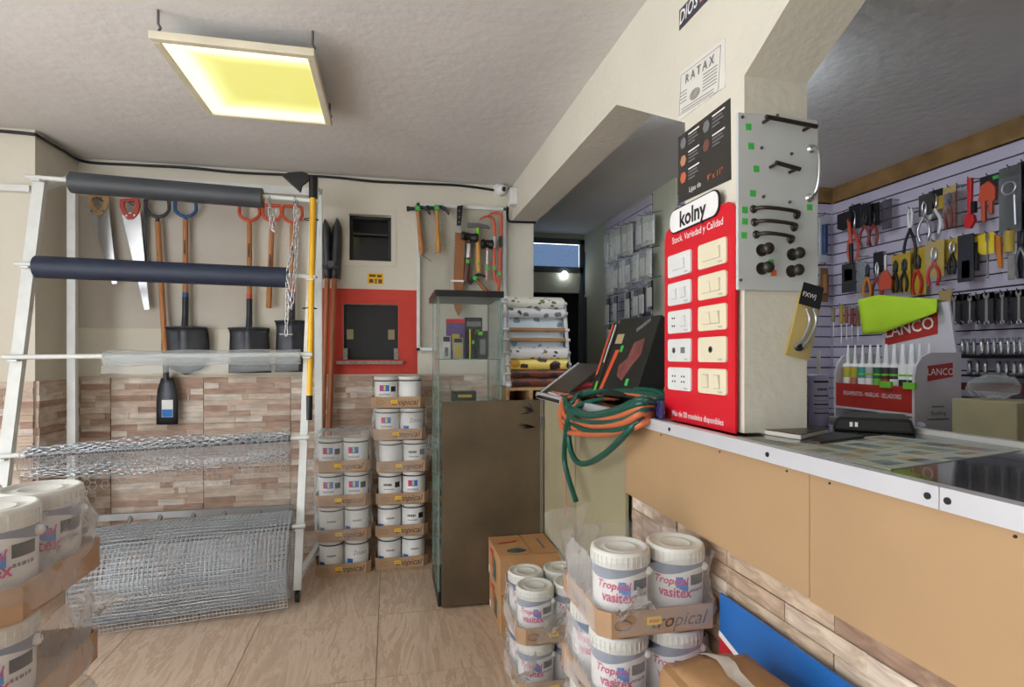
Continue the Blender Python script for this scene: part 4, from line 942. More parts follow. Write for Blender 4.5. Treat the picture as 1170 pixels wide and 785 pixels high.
# stacks by the back wall
def stack(px, py, n, tag_, pitch, styles, wraps, shifts):
    f = onZ(px, py, 0); wdt, dep = .325, .175
    for k in range(n):
        x0_ = f.x-wdt/2+shifts[k]; y0_ = f.y; z = k*pitch
        tr_ = tray(x0_, x0_+wdt, y0_, y0_+dep, z, .07, 'cardboard tray of paint tins, %s from the floor in the %s stack' % (ORD[k], tag_), 'trays of paint tins by the back wall')
        for i in (0, 1):
            tin((x0_+.0865+i*.152, y0_+dep/2, z+.006), '%s white paint tin, %s tray up in the %s wall stack' % (('left', 'right')[i], ORD[k], tag_), 'paint tins by the back wall', styles[k][i], h=pitch-.012)
        if wraps[k]: wrap(x0_, x0_+wdt, y0_, y0_+dep, z+.006, z+pitch+(.03 if k == n-1 else -.002), tr_, 10*k+px, .010, top=(k == n-1), tuft=wraps[k] if isinstance(wraps[k], list) else None)
fr_ = onZ(459, 649, 0)
stack(392, 657, 4, 'shorter', .211, [(5, 4), (5, 5), (1, 1), (1, 2)], [0, 1, 1, 1], [0, -.0, -.004, -.006])
stack(459, 649, 6, 'taller', .2035, [(5, 5), (5, 3), (3, 2), (0, 3), (2, 4), (1, 0)], [0, 0, 0, [((fr_.x+.17, fr_.y, .72), Vector((.3, -.1, .9)).normalized(), .12)], 1, 0], [0, .0, .004, .008, -.012, -.022])

# ---- foreground gallon buckets
def bucket(c, label, group, ang=-112, r=.0765, h=.197, mark=True, lidm=CANL):
    c = Vector(c); o = thing('paint_bucket', label, 'paint bucket', c, group)
    B().lathe([(r*.9, 0), (r*.915, .004), (r*.96, h-.03), (r*.96, h-.028)], c, 36).obj('body', CAN, o)
    b = B(); b.lathe([(r*.985, h-.040), (r*1.0, h-.036), (r*1.0, h-.010), (r*.985, h-.003), (r*.93, h), (r*.86, h), (r*.84, h-.007), (r*.55, h-.007), (r*.53, h-.0045), (r*.5, h-.0045), (r*.48, h-.007), (.001, h-.007)], c, 48)
    l_ = b.obj('lid', lidm, o)
    b = B()
    for k in range(36):
        a = 2*PI*k/36; M = Matrix.Translation(c) @ Matrix.Rotation(a, 4, 'Z'); b.M = M; b.box(r*.99, r*1.018, -.0011, .0011, h-.037, h-.011)
    b.obj('rib', lidm, l_)
    rows = []
    for j in (0, 1):
        rows.append([(c.x+(r*.965)*math.cos(a), c.y+r*.965*math.sin(a), c.z+(h-.040 if j else h-.060-.009*math.sin(a*2+.6))) for a in [2*PI*k/40 for k in range(40)]])
    B().grid(rows, closed=True).obj('blue_band', CANB, o)
    if mark:
        r3_ = r*.972
        text_cyl('Tropical', .027, c, r3_*1.001, ang-16, h*.58, INKR, o, shear=.25, bold=.02); b = B()
        for k in range(3): b.patch(c, r3_*(.999+.0003*k), ang-4+6*k, ang+10+5*k, h*(.50-.02*k), h*(.64-.03*k))
        b.obj('label_blue', INKB, o)
        text_cyl('vasitex', .036, c, r3_, ang-6, h*.43, INKR, o, sx=.85, bold=.02)
        B().patch(c, r3_, ang+26, ang+62, h*.53, h*.66).obj('colour_field', INK, o); dashes_cyl(c, r3_, ang+43, 32, h*.46, .007, INKG, o, 7)
    a = math.radians(ang+70); e = c+Vector((r*.99*math.cos(a), r*.99*math.sin(a), h-.055)); B().ball(e, .011).obj('handle_lug', CAN, o)
    pts = [c+Vector((r*1.0*math.cos(a+q), r*1.0*math.sin(a+q), h-.055-.06*math.sin(q))) for q in [PI*k/14 for k in range(15)]]
    return o
PIT = .2137
def bigstack(x0_, y0_, n, name_, ang, cols=2, rows_=2, wrp=True, tufts=None, faint=(), z_top=None, only_near=False, word=True, first=0):
    s = .158; W_, D_ = cols*s+.012, rows_*s+.012; nm_ = {(0, 0): 'near left', (1, 0): 'near right', (0, 1): 'far left', (1, 1): 'far right'}
    for k in range(first, n):
        z = k*PIT; jx = (R.uniform(-.008, .004) if k else 0)
        t_ = tray(x0_+jx, x0_+W_+jx, y0_, y0_+D_, z, .066, 'cardboard bucket tray, %s from the floor, %s' % (ORD[k], name_), 'trays of paint buckets', word=word, side=word)
        for i in range(cols):
            for j in range(rows_):
                if (k < n-1 or only_near) and i == 1 and j == 1: continue
                if only_near and k == n-1 and j == 1: continue
                bucket((x0_+jx+.006+s/2+i*s, y0_+.006+s/2+j*s, z+.0065), '%s paint bucket, %s tray up, %s' % (nm_[(i, j)], ORD[k], name_), 'gallon paint buckets', ang)
        if wrp: wrap(x0_+jx, x0_+W_+jx, y0_, y0_+D_, z+.01, z+PIT-.025, t_, k+int(x0_*100)+500, .010, top=False, tuft=(tufts or {}).get(k))
bigstack(.507, 1.30, 4, 'wrapped stack against the counter', -112, only_near=True, tufts={3: [((.53, 1.58, .70), Vector((-.1, 0, 1)).normalized(), .2), ((.56, 1.52, .70), Vector((-.15, -.1, 1)).normalized(), .17), ((.55, 1.29, .70), Vector((.4, -.1, .3)).normalized(), .09)], 2: [((.53, 1.30, .45), Vector((-.3, -.5, .6)).normalized(), .14)]})
bigstack(.495, 2.12, 2, 'low wrapped stack beside the orange cartons', -105, tufts={1: [((.60, 2.10, .26), Vector((.1, -.5, .6)).normalized(), .2), ((.68, 2.10, .22), Vector((.2, -.4, .7)).normalized(), .16)], 0: [((.53, 2.1, .1), Vector((-.2, -.5, .5)).normalized(), .16)]})
bigstack(-.985, 1.17, 5, 'tall wrapped stack at the left edge', -62, word=False, tufts={3: [((-.60, 1.34, .80), Vector((.3, -.5, .5)).normalized(), .1)], 2: [((-.60, 1.4, .5), Vector((.3, -.5, .3)).normalized(), .12)]})
# ---- cartons behind the low stack
def carton(x0_, x1_, y0_, y1_, z0_, z1_, label, open_=False, m=CARD2):
    o = thing('carton', label, 'box', ((x0_+x1_)/2, (y0_+y1_)/2, z0_), 'orange printed cartons')
    B().box(x0_, x1_, y0_, y1_, z0_, z1_).obj('body', m, o, bev=.004)
    ymid = (y0_+y1_)/2
    B(faceX((x0_-.001, y1_-.10, (z0_+z1_)/2+.03))).prism([(-.05, .03, 0), (.05, .045, 0), (.05, .03, 0), (.035, .025, 0), (.04, -.045, 0), (.01, -.045, 0), (.008, .02, 0), (-.05, .01, 0)], (0, 0, .0006)).obj('red_print', rgb('print_red', 186, 62, 44), o); dashes(faceX((x0_-.001, ymid, z0_+.035)), .10, .016, INKG, o, 8); B(faceX((x0_-.001, ymid-.03, (z0_+z1_)/2))).prism([(-.04, -.05, 0), (.03, -.06, 0), (.035, .03, 0), (-.02, .05, 0)], (0, 0, .0006)).obj('print_picture', rgb('print_teal', 74, 96, 90, var=.4, scale=30), o)
    B(faceX((x0_-.001, y1_-.03, z0_+.03))).box(-.012, .012, -.012, .02, 0, .0006).obj('barcode', INKW, o)
    return o
o = carton(.525, .825, 2.66, 2.965, 0, .183, 'lower orange printed carton on the floor by the gate board')
o = carton(.52, .825, 2.655, 2.965, .185, .366, 'upper orange printed carton with an open flap by the gate board')
xm = .69
fl_ = rgb('carton_flap', 196, 146, 98, rough=.8)
B().box(.518, xm-.003, 2.66, 2.965, .368, .373).obj('flap', fl_, o); B().box(xm+.003, .822, 2.67, 2.965, .368, .374).obj('flap', fl_, o)
B().prism([(.555, 2.655, .369), (.82, 2.655, .369), (.82, 2.56, .345), (.57, 2.56, .345)], (0, 0, .004)).obj('open_flap', fl_, o)
B(frame((.60, 2.84, .3735), (1, 0, 0), (0, 1, 0))).prism([(-.05, .0, 0), (.05, .02, 0), (.05, .045, 0), (.02, .03, 0), (-.05, .02, 0)], (0, 0, .0006)).obj('red_print', rgb('print_red', 186, 62, 44), o); dashes(frame((.765, 2.81, .3745), (0, -1, 0), (1, 0, 0)), .15, .016, INKG, o, 2)
B().ball((.62, 2.73, .3735), .05, .035, .0015).obj('print_picture', rgb('print_teal', 74, 96, 90), o)
# ---- blue and red poster panel against the counter base
zp = .735; xp = .828
o = thing('poster_panel', 'blue and red printed panel leaning on the stone counter base', 'panel', (xp, .9, 0))
yA, yZ = 1.29, .35
B().prism([(xp, yA, 0), (xp, yA, zp), (xp, yZ, zp), (xp, yZ, 0)], (.006, 0, 0)).obj('panel', rgb('poster_blue', 40, 110, 190, rough=.35), o)
B().prism([(xp-.001, yA, .0), (xp-.001, yA, .625), (xp-.001, yZ, .40), (xp-.001, yZ, 0)], (-.001, 0, 0)).obj('red_field', rgb('poster_red', 196, 40, 48, rough=.35), o)
B().prism([(xp-.0015, yA, .625), (xp-.0015, yA, .640), (xp-.0015, yZ, .415), (xp-.0015, yZ, .40)], (-.001, 0, 0)).obj('white_line', INKW, o)
# ---- worn cardboard box in the right foreground
o = thing('taped_box', 'worn brown cardboard box with torn white tape in the right foreground', 'box', (.67, .97, 0))
bx0, bx1, by0, by1, bz = .55, .775, .80, 1.10, .71
rows = []
for j, t in enumerate([0, .2, .4, .6, .8, 1]):
    rows.append([])
b = B(); b.box(bx0, bx1, by0, by1, 0, bz-.012); b.obj('body', CARDD, o, bev=.03)
rows = [[Vector((bx0+.02+(bx1-bx0-.04)*i/8, by0+.02+(by1-by0-.04)*j/8, bz-.022+.034*math.sin(PI*(.12+.76*i/8))*math.sin(PI*(.12+.76*j/8))+.003*math.sin(i*2.2+j))) for i in range(9)] for j in range(9)]
B().grid(rows).obj('bulging_top', CARDD, o, solid=.004)
tp = rgb('torn_tape', 226, 222, 214, rough=.3, alpha=.55)
B().grid([[Vector((.645+.028*i/3+.01*math.sin(j*1.3), by0+.03+(by1-by0-.03)*j/8, bz+.018-.03*(abs(j-4)/4)**2+.004*math.sin(i+j))) for i in range(4)] for j in range(9)]).obj('tape', tp, o)
# ------------------------------------------------------------------ things on the column and the counter
def wall_pt(px, py, X=XW): return onX(px, py, X)
# red switch display leaning on the column
XD = .868
tl, bl_, br, tr_ = onX(757, 264, XD), onX(762, 478, XD), onX(842, 497, XD), onX(838, 229, XD)
ya, yb_ = (tl.y+bl_.y)/2, (br.y+tr_.y)/2; zb0 = ZC+.003
o = thing('switch_display', 'red display board of white and beige switches standing on the counter', 'display board', (XD, (ya+yb_)/2, zb0))
ztop = (tl.z+tr_.z)/2
M = faceX((XD, ya, zb0)); W_, Hh = ya-yb_, ztop-zb0
pts = [(0, 0), (W_, 0), (W_, Hh-.03), (W_-.012, Hh-.008), (W_-.03, Hh), (.03, Hh), (.012, Hh-.008), (0, Hh-.03)]
B(M).prism([(x, y, -.006) for x, y in pts], (0, 0, .006)).obj('board', REDC, o)
# badge
bc, bw, bh = (W_*.47, Hh+.012), W_*.72, .075
def rrect(cx_, cy_, w_, h, r, n=5):
    out = []
    for sx_, sy, a0 in ((1, 1, 0), (-1, 1, 90), (-1, -1, 180), (1, -1, 270)):
        for k in range(n+1):
            a = math.radians(a0+90*k/n); out.append((cx_+sx_*(w_/2-r)+r*math.cos(a), cy_+sy*(h/2-r)+r*math.sin(a)))
    return out
bgd = B(M).prism([(x, y, .0005) for x, y in rrect(*bc, bw, bh, .03)], (0, 0, .004)).obj('badge_rim', INK, o)
B(M).prism([(x, y, .005) for x, y in rrect(*bc, bw-.008, bh-.008, .027)], (0, 0, .001)).obj('badge_face', INKW, o)
text('kolny', .066, M @ Matrix.Translation((bc[0], bc[1]-.004, .006)), INK, o, bold=.03)
text('Stock, Variedad y Calidad', .029, M @ Matrix.Translation((W_*.5, Hh-.045, .0005)), INKW, o, sx=.92, bold=.004)
text('Más de 50 modelos disponibles', .024, M @ Matrix.Translation((W_*.5, .022, .0005)), INKW, o, sx=.92, bold=.004)
cw, chh = W_*.36, .098
for col_ in (0, 1):
    for row in range(5):
        cx_ = W_*(.27 if col_ == 0 else .74); cy_ = Hh-.125-row*((Hh-.19)/4.75)-.0
        m_ = WHITE if col_ == 0 else BEIGEP; hgt = (Hh-.19)/4.75*.80
        p_ = B(M).prism([(x, y, 0) for x, y in rrect(cx_, cy_, cw, hgt, .008, 3)], (0, 0, .008)).obj('switch_plate', m_, o, bev=.002)
        gk = rgb('switch_shadow_gap', 150, 150, 146, rough=.5)
        def rocker(dx, w_, h_): B(M).box(cx_+dx-w_/2-.0012, cx_+dx+w_/2+.0012, cy_-h_/2-.0012, cy_+h_/2+.0012, .008, .0086).obj('gap', gk, p_); B(M).prism([(cx_+dx-w_/2, cy_-h_/2, .0086), (cx_+dx-w_/2, cy_+h_/2, .0086), (cx_+dx-w_/2, cy_+h_/2, .015), (cx_+dx-w_/2, cy_-h_/2, .010)], (w_, 0, 0)).obj('rocker', m_, p_)
        def dot(dx, dy, r_, mm): B(M).cyl((cx_+dx, cy_+dy, .008), (cx_+dx, cy_+dy, .0095), r_, n=12).obj('socket_hole', mm, p_)
        key = (col_, row)
        if key == (0, 0): rocker(0, cw*.5, hgt*.4)
        elif key == (0, 1): rocker(-cw*.2, cw*.2, hgt*.42); rocker(cw*.2, cw*.2, hgt*.42)
        elif key == (0, 2): [dot(-cw*.22+a, b_, .0028, INK) for a in (-.006, .006) for b_ in (-.012, .012)]; rocker(cw*.2, cw*.2, hgt*.42)
        elif key == (0, 3): dot(-cw*.2, 0, .009, GREYM); B(M).box(cx_+cw*.12, cx_+cw*.28, cy_-.009, cy_+.009, .008, .010).obj('jack', INKG, p_)
        elif key == (0, 4): [dot(s_*cw*.2+a, b_, .0028, INK) for s_ in (-1, 1) for a in (-.007, .007) for b_ in (-.008, .008)]
        elif key == (1, 0): rocker(0, cw*.62, hgt*.42)
        elif key == (1, 1): rocker(-cw*.16, cw*.3, hgt*.45); rocker(cw*.16, cw*.3, hgt*.45)
        elif key == (1, 2): rocker(-cw*.15, cw*.28, hgt*.45); rocker(cw*.15, cw*.28, hgt*.45)
        elif key == (1, 3): dot(-.002, 0, .009, GREYM); dot(-.002, 0, .004, INK)
        else: rocker(-cw*.2, cw*.2, hgt*.5); rocker(cw*.2, cw*.2, hgt*.5)
        text('kolny', .009, M @ Matrix.Translation((cx_+cw*.33, cy_-hgt*.38, .0083)), INKG, p_, name='maker_mark')
B(M).box(.02, W_-.02, .0, .01, -.05, -.006).obj('foot', REDC, o)
# sandpaper chart, rodent bait sheet and sticker on the column
def sheet_on_wall(name, label, cat, corners, m, X=XW-.002, th=.002):
    P_ = [onX(px, py, X) for px, py in corners]; z_ = min(p.z for p in P_); o = thing(name, label, cat, (X, sum(p.y for p in P_)/4, z_))
    B().prism(P_, (th, 0, 0)).obj('sheet', m, o)
    tl_, bl2, br2, tr2 = P_; M = frame((X-.0003, tl_.y, tl_.z), (tr2-tl_), (tl_-bl2)); return o, M, (tr2-tl_).length, (tl_-bl2).length
o, M, w_, h = sheet_on_wall('sandpaper_chart', 'dark grey sandpaper chart with brown hexagon samples on the column', 'sign', [(775, 157), (775, 233), (835, 205), (834, 112)], rgb('chart_dark', 54, 52, 50, rough=.4))
M = faceX((XW-.0024, onX(775, 157, XW).y, onX(775, 157, XW).z))
for k, (u, v, c) in enumerate(((.13, -.012, INKG), (.13, -.066, rgb('sample_tan', 190, 136, 104)), (.13, -.118, rgb('sample_red', 200, 104, 72)), (.6, -.012, INKG), (.6, -.066, rgb('sample_brown', 120, 78, 66)))):
    B(M).prism([(u*w_+.018*math.cos(q*PI/3), v+.018*math.sin(q*PI/3)-.02, 0) for q in range(6)], (0, 0, .001)).obj('sample', c, o)
    for j in range(4): B(M).box(u*w_+.03, u*w_+.03+w_*.22*(1, .8, .9, .6)[j], v-.006-j*.010, v-.002-j*.010, 0, .0005).obj('text_line', INKW if j == 0 else INKG, o)
text('Lijas de', .022, M @ Matrix.Translation((w_*.38, -.187, .0006)), INKW, o); text('9" x 11"', .024, M @ Matrix.Translation((w_*.76, -.183, .0006)), INKO, o)
o, M, w_, h = sheet_on_wall('rat_bait_sheet', 'white printed sheet headed RATAX taped above the dark sandpaper chart', 'poster', [(777, 83), (776, 138), (828, 99), (828, 43)], rgb('paper_white', 222, 220, 212, rough=.7, var=.05))
M = frame((XW-.0024, onX(777, 83, XW).y, onX(777, 83, XW).z), (0, -1, -.1), (0, -.1, 1))
text('R A T A X', .036, M @ Matrix.Translation((w_*.5, -.038, .0006)), INKG, o, bold=.015)
for a_ in ((.05, .95, -.014, -.0128), (.05, .95, -.1345, -.1333), (.05, .056, -.134, -.013), (.944, .95, -.134, -.013)): B(M).box(w_*a_[0], w_*a_[1], a_[2], a_[3], 0, .0005).obj('border_line', INKG, o)
B(M).ball((w_*.42, -.098, 0), .03, .016, .0012).obj('rat_picture', rgb('print_grey', 160, 158, 150, var=.3, scale=60), o)
for j in range(6): B(M).box(w_*.6, w_*.9, -.062-j*.009, -.0595-j*.009, 0, .0005).obj('text_line', INKG, o)
for j in range(2): B(M).box(w_*.1, w_*.85, -.121-j*.008, -.119-j*.008, 0, .0005).obj('text_line', INKG, o)
for j in range(4): B(M).box(w_*.06, w_*.22, -.07-j*.010, -.0675-j*.010, 0, .0005).obj('text_line', INKG, o)
o, M, w_, h = sheet_on_wall('slogan_sticker', 'dark sticker reading DIOS at the top of the column wall', 'sticker', [(776, 12), (776, 35), (812, -4), (812, -28)], rgb('sticker_dark', 58, 58, 70, rough=.4))
M = frame((XW-.0024, onX(776, 24, XW).y, onX(776, 24, XW).z), (0, -1, 0), (0, 0, 1)); text('DIOS', .058, M @ Matrix.Translation((.006, -.002, .0006)), INKW, o, align='LEFT', bold=.015, shear=.2, sx=.8); B(M).box(.125, w_-.004, -.022, .014, 0, .0008).obj('pink_print', rgb('sticker_pink', 176, 120, 140), o); B(M).box(.085, w_-.004, .018, .028, 0, .0008).obj('blue_print', rgb('sticker_sky', 80, 140, 180), o)
# grey panel with pulls and knobs, on the near face of the column
YN = 1.273
a, b_, c, d = [onY(px, py, YN-.004) for px, py in ((841, 122), (934, 146), (931, 336), (841, 329))]
o = thing('handle_sample_panel', 'grey sample panel of metal pulls and knobs screwed to the column', 'sample board', (a.x, YN, d.z))
x0_, x1_, z0_, z1_ = a.x, (b_.x+c.x)/2, (c.z+d.z)/2-.0, (a.z+b_.z)/2
B().box(x0_, x1_, YN-.012, YN-.002, z0_, z1_).obj('panel', GRPANEL, o, bev=.002)
YP = YN-.012
def P2(px, py, dy=0): return onY(px, py, YP-dy)
def pull(p0, p1, r, m, style):
    A_, B_ = P2(*p0), P2(*p1); q = Vector((0, -.03, 0)); b = B()
    if style == 'bar':
        b.tube([A_+q+(A_-B_)*.12, B_+q+(B_-A_)*.12], r, 10)
        for e in (A_, B_): b.tube([e, e+q], r*.8, 8)
    else:
        d_ = (B_-A_); b.tube(smooth_path([A_, A_+d_*.08+q*.7, A_+d_*.3+q, A_+d_*.7+q, A_+d_*.92+q*.7, B_], 5), [r*1.3]*3+[r]*20+[r*1.3]*3 if False else r, 10)
        for e in (A_, B_): b.cyl(e, e+Vector((0, -.006, 0)), r*2.2, r*1.6, 14)
    return b.obj('pull_handle', m, o)
pull((872, 140), (918, 149), .0055, BRONZE, 'bar'); pull((880, 191), (902, 197), .0055, BRONZE, 'bar')
pull((927, 170), (925, 226), .0055, STEEL, 'bow')
pull((861, 239), (910, 246), .005, BRONZE, 'bow'); pull((862, 254), (907, 260), .005, BRONZE, 'bow'); pull((864, 268), (903, 274), .005, BRONZE, 'bow')
for px, py in ((870, 286), (905, 291), (870, 307), (904, 310)):
    A_ = P2(px, py); k_ = B(); k_.cyl(A_, A_+Vector((0, -.003, 0)), .016, n=18); k_.cyl(A_, A_+Vector((0, -.02, 0)), .006, n=10); k_.ball(A_+Vector((0, -.028, 0)), .015, .011, .015); k_.obj('knob', BRONZE, o)
for px, py in ((855, 145), (858, 167), (864, 193), (860, 221), (851, 240), (851, 253), (850, 269), (925, 237), (881, 300)):
    A_ = P2(px, py); B().box(A_.x-.008, A_.x+.008, YP-.001, YP, A_.z-.008, A_.z+.008).obj('price_sticker', GREENS, o)
A_ = P2(884, 312); B().box(A_.x-.008, A_.x+.008, YP-.001, YP, A_.z-.008, A_.z+.008).obj('price_sticker', INKO, o)
for px, py in ((888, 132), (846, 320), (848, 134), (870, 169), (904, 176), (872, 225), (902, 231)): A_ = P2(px, py); B().cyl(A_, A_+Vector((0, -.003, 0)), .004, n=10).obj('screw', GREYM, o)
# yellow carded tool hung on the column edge
A_ = [onY(px, py, 1.262) for px, py in ((918, 322), (941, 329), (925, 412), (898, 405))]
o = thing('carded_clamp', 'black and yellow carded tool hanging at the column edge', 'package', (A_[0].x, 1.262, A_[2].z))
B().prism(A_, (0, .004, 0)).obj('card', YELC, o)
t_ = .3; top4 = [A_[0], A_[1], A_[1].lerp(A_[2], t_), A_[0].lerp(A_[3], t_)]; B().prism([p+Vector((0, -.0005, 0)) for p in top4], (0, -.001, 0)).obj('card_top', INK, o)
M = frame(A_[0].lerp(A_[1].lerp(A_[2], .3), .5)+Vector((-.008, -.002, 0)), A_[1]-A_[0], A_[0]-A_[3]); text('FXWJ', .017, M, INKW, o, bold=.01)
for dx in (0, .02): B().tube(smooth_path([onY(x_, y_, 1.25-dx*.1)+Vector((dx, 0, 0)) for x_, y_ in ((921, 352), (925, 366), (918, 385), (908, 397))], 5), .0045, 8).obj('steel_tool', STEEL, o)
B().ball(onY(913, 397, 1.25), .014, .007, .01).obj('tool_foot', BLACK, o)
M2 = frame(A_[3], A_[2]-A_[3], A_[0]-A_[3]); w_ = (A_[2]-A_[3]).length; hh_ = (A_[0]-A_[3]).length
B(M2).grid([[(w_*u, hh_*.68*v, .004+.022*math.sin(PI*u)*math.sin(PI*v)) for u in [k/6 for k in range(7)]] for v in [k/6 for k in range(7)]]).obj('blister', CLEAR2, o)
# counter: magazine, colour chart, black terminal, tins
def onC(px, py): return onZ(px, py, ZC)
q = [onC(px, py) for px, py in ((851, 493), (915, 503), (947, 495.5), (888, 485))]
o = thing('price_book', 'thick white edged book with a dark cover lying beside the column', 'book', (q[0].x, q[0].y, ZC))
B().prism(q, (0, 0, .012)).obj('pages', rgb('page_white', 216, 212, 202, rough=.8), o, bev=.003); B().prism([p+Vector((0, 0, .012)) for p in q], (0, 0, .002)).obj('cover', rgb('cover_dark', 62, 46, 38, rough=.3, var=.6, scale=14), o)
q2 = [onC(px, py) for px, py in ((917, 506.5), (938, 508.5), (988, 501.5), (952, 496.5))]
o = B().prism(q2, (0, 0, .008)).obj('black_folder', BLACK, bev=.002); tag(o, 'thin black folder lying beside the white edged book', 'folder')
q = [onC(px, py) for px, py in ((876, 509), (1018, 537), (1168, 515), (1010, 498))]
o = thing('colour_chart', 'pale paint colour chart spread flat on the dark counter', 'chart', (q[0].x, q[0].y, ZC))
B().prism(q, (0, 0, .0015)).obj('paper', rgb('chart_paper', 176, 182, 170, rough=.5), o)
cc = random.Random(4); cols_ = [rgb('swatch_%d' % i, *c, rough=.4) for i, c in enumerate([(96, 120, 126), (180, 156, 104), (156, 128, 108), (130, 146, 130), (90, 98, 100), (186, 182, 160), (136, 152, 164), (164, 140, 122)])]
for i in range(14):
    for j in range(5):
        u, v = (i+.5)/14, (j+.6)/5.4; c0 = (q[0].lerp(q[1], u)).lerp(q[3].lerp(q[2], u), v); du_ = (q[1]-q[0])/14*.4; dv_ = (q[3]-q[0])/5.4*.32
        if cc.random() < .18: continue
        B().prism([c0-du_-dv_+Vector((0, 0, .0016)), c0+du_-dv_+Vector((0, 0, .0016)), c0+du_+dv_+Vector((0, 0, .0016)), c0-du_+dv_+Vector((0, 0, .0016))], (0, 0, .0004)).obj('swatch', cols_[(i*2+j*3+cc.randrange(3)) % 8], o)
# black terminal
c0 = onC(1000, 494)
o = thing('black_terminal', 'low black card terminal lying at the back of the counter', 'device', (c0.x+.02, c0.y+.02, ZC))
P_ = [onC(px, py) for px, py in ((950, 492), (1048, 497), (1040, 488), (962, 484))]
b = B(); lo = P_; hi = [p+Vector((0, 0, .038)) for p in P_]; hi = [p.lerp(sum(hi, Vector())/4, .12) for p in hi]
b.add(lo+hi, [(0, 3, 2, 1), (4, 5, 6, 7), (0, 1, 5, 4), (1, 2, 6, 5), (2, 3, 7, 6), (3, 0, 4, 7)]); b.obj('case', BLACK, o, bev=.008)
M = frame(lo[0].lerp(lo[1], .22)+Vector((-.001, -.001, .02)), lo[1]-lo[0], (0, 0, 1))
for k in (0, 1): B(M).box(.012*k, .012*k+.007, -.006, .006, .002, .004).obj('mark', INKW, o)
P_ = onC(1052, 493); B().ball(P_+Vector((0, 0, .013)), .013).obj('glass_knob', rgb('clear_knob', 150, 155, 165, rough=.1), o)
# lavender tins behind the column
for lab, px, hz_ in (('lavender tin with black print standing right behind the column edge', 934, .145), ('second lavender tin mostly hidden by the column edge', 910, .145)):
    f = onC(px, 486); f = Vector((f.x+.012, f.y+.02, ZC)); o = thing('lavender_tin', lab, 'tin', f); B().lathe([(.033, 0), (.034, .004), (.034, hz_), (.031, hz_+.003), (.001, hz_+.003)], f, 28).obj('body', LAV, o)
    for z_, h_ in ((.125, .006), (.06, .004), (.035, .003), (.085, .004)): B().patch(f, .0345, -140, -60, z_, z_+h_).obj('print_band', INK, o)
    dashes_cyl(f, .0347, -98, 52, .106, .007, INK, o, 11); dashes_cyl(f, .0347, -105, 60, .073, .003, INKG, o, 12); dashes_cyl(f, .0347, -105, 60, .05, .003, INKG, o, 13)
f = onC(936, 480); o = B().cyl((f.x+.05, f.y+.06, ZC), (f.x+.05, f.y+.06, ZC+.22), .006).obj('white_rod', INKW); tag(o, 'thin white rod standing behind the lavender tin', 'rod')
# ------------------------------------------------------------------ hose, tool box and cables on the far end of the counter
def hose(label, loops, m, r=.0118, name='garden_hose'):
    pts = [onX(px, py, X) for px, py, X in loops]
    for p in pts:
        if p.x > XS-.012: p.z = max(p.z, ZC+.014)
    o = B().tube(smooth_path(pts, 8), r, 10).obj(name, m); tag(o, label, 'hose'); return o
def coil(n, seed, dy):
    r = random.Random(seed); out = []
    base = [(757, 453, 1.0), (728, 447, .98), (694, 447, .95), (664, 451, .88), (650, 459, .81), (645, 468, .775), (652, 479, .765), (672, 485, .765), (703, 481, .77), (735, 470, .80), (754, 461, .92)]
    for k in range(n):
        s_ = r.uniform(-4, 8); t_ = -13+22*k/(n-1)+r.uniform(-2, 2)
        for q, (x, y, X) in enumerate(base): out.append((x+(s_ if 3 < q < 9 else 0)+r.uniform(-2, 2), y+(t_ if 4 < q < 10 else -t_*.3)+dy+r.uniform(-1.5, 1.5), X-.010*(k % 3)))
    return out
G = coil(5, 3, 0)+[(745, 460, .86), (722, 488, .765), (692, 518, .755), (668, 530, .755), (655, 522, .755), (650, 500, .755), (652, 478, .752), (660, 464, .79), (690, 456, .9)]
hose('green garden hose looped over the counter end and hanging down', G, HOSEG)
hose('loose green hose end hanging to the left of the coil', [(664, 470, .775), (650, 478, .742), (646, 500, .745), (645, 525, .76), (650, 548, .765), (658, 572, .765)], HOSEG)
hose('orange garden hose looped among the green one on the counter end', coil(5, 12, 3)+[(757, 466, .95)], ORANGE2)
# power tool boxes
o = thing('grinder_box', 'big black power tool box with orange stripes tilted behind the hose', 'box', onX(700, 440, 1.0))
fA = [onX(px, py, X) for px, py, X in ((676, 432, .95), (705, 442, .93), (756, 436, .93), (757, 360, 1.0))]
base_c = onX(680, 440, .97); M = frame((.97, base_c.y-.02, ZC+.01), (0, -1, .0), (-.0, .42, 1))
# local: x along the counter to the viewer's right, y up the tilt, z towards the viewer
Wb, Hb, Db = .30, .36, .12
Mb = frame((.90, 2.36, ZC+.035), (.16, -1, .0), (.30, .28, .9))
B(Mb).box(0, Wb, 0, Hb, -Db, 0).obj('box', rgb('box_black', 34, 36, 34, rough=.35), o, bev=.003)
B(Mb).prism([(.12, .09, 0), (.17, .07, 0), (.21, .14, 0), (.25, .19, 0), (.24, .26, 0), (.17, .24, 0), (.16, .17, 0), (.11, .14, 0)], (0, 0, .0008)).obj('tool_picture', rgb('faded_rose', 126, 70, 66, var=.3, scale=30), o)
for u, v in ((.08, .20), (.20, .05)): B(Mb).box(u, u+.02, v, v+.03, 0, .001).obj('price_sticker', GREENS, o)
B(Mb).box(.02, .075, .24, .285, 0, .0008).obj('print_patch', rgb('box_buff', 190, 170, 130), o); B(Mb).prism([(.012, .02, 0), (.035, .02, 0), (.075, .21, 0), (.045, .21, 0)], (0, 0, .0008)).obj('stripe', ORANGE, o)
B(Mb).box(-.0008, 0, .02, .24, -.045, -.02).obj('stripe', ORANGE, o); dashes(Mb @ Matrix.Translation((.20, .32, .0002)) @ Matrix.Rotation(.5, 4, 'Z'), .09, .022, INKG, o, 14)
o = thing('slim_tool_box', 'slim black and orange tool box leaning left of the big tool box', 'box', Mb @ Vector((-.05, 0, 0)))
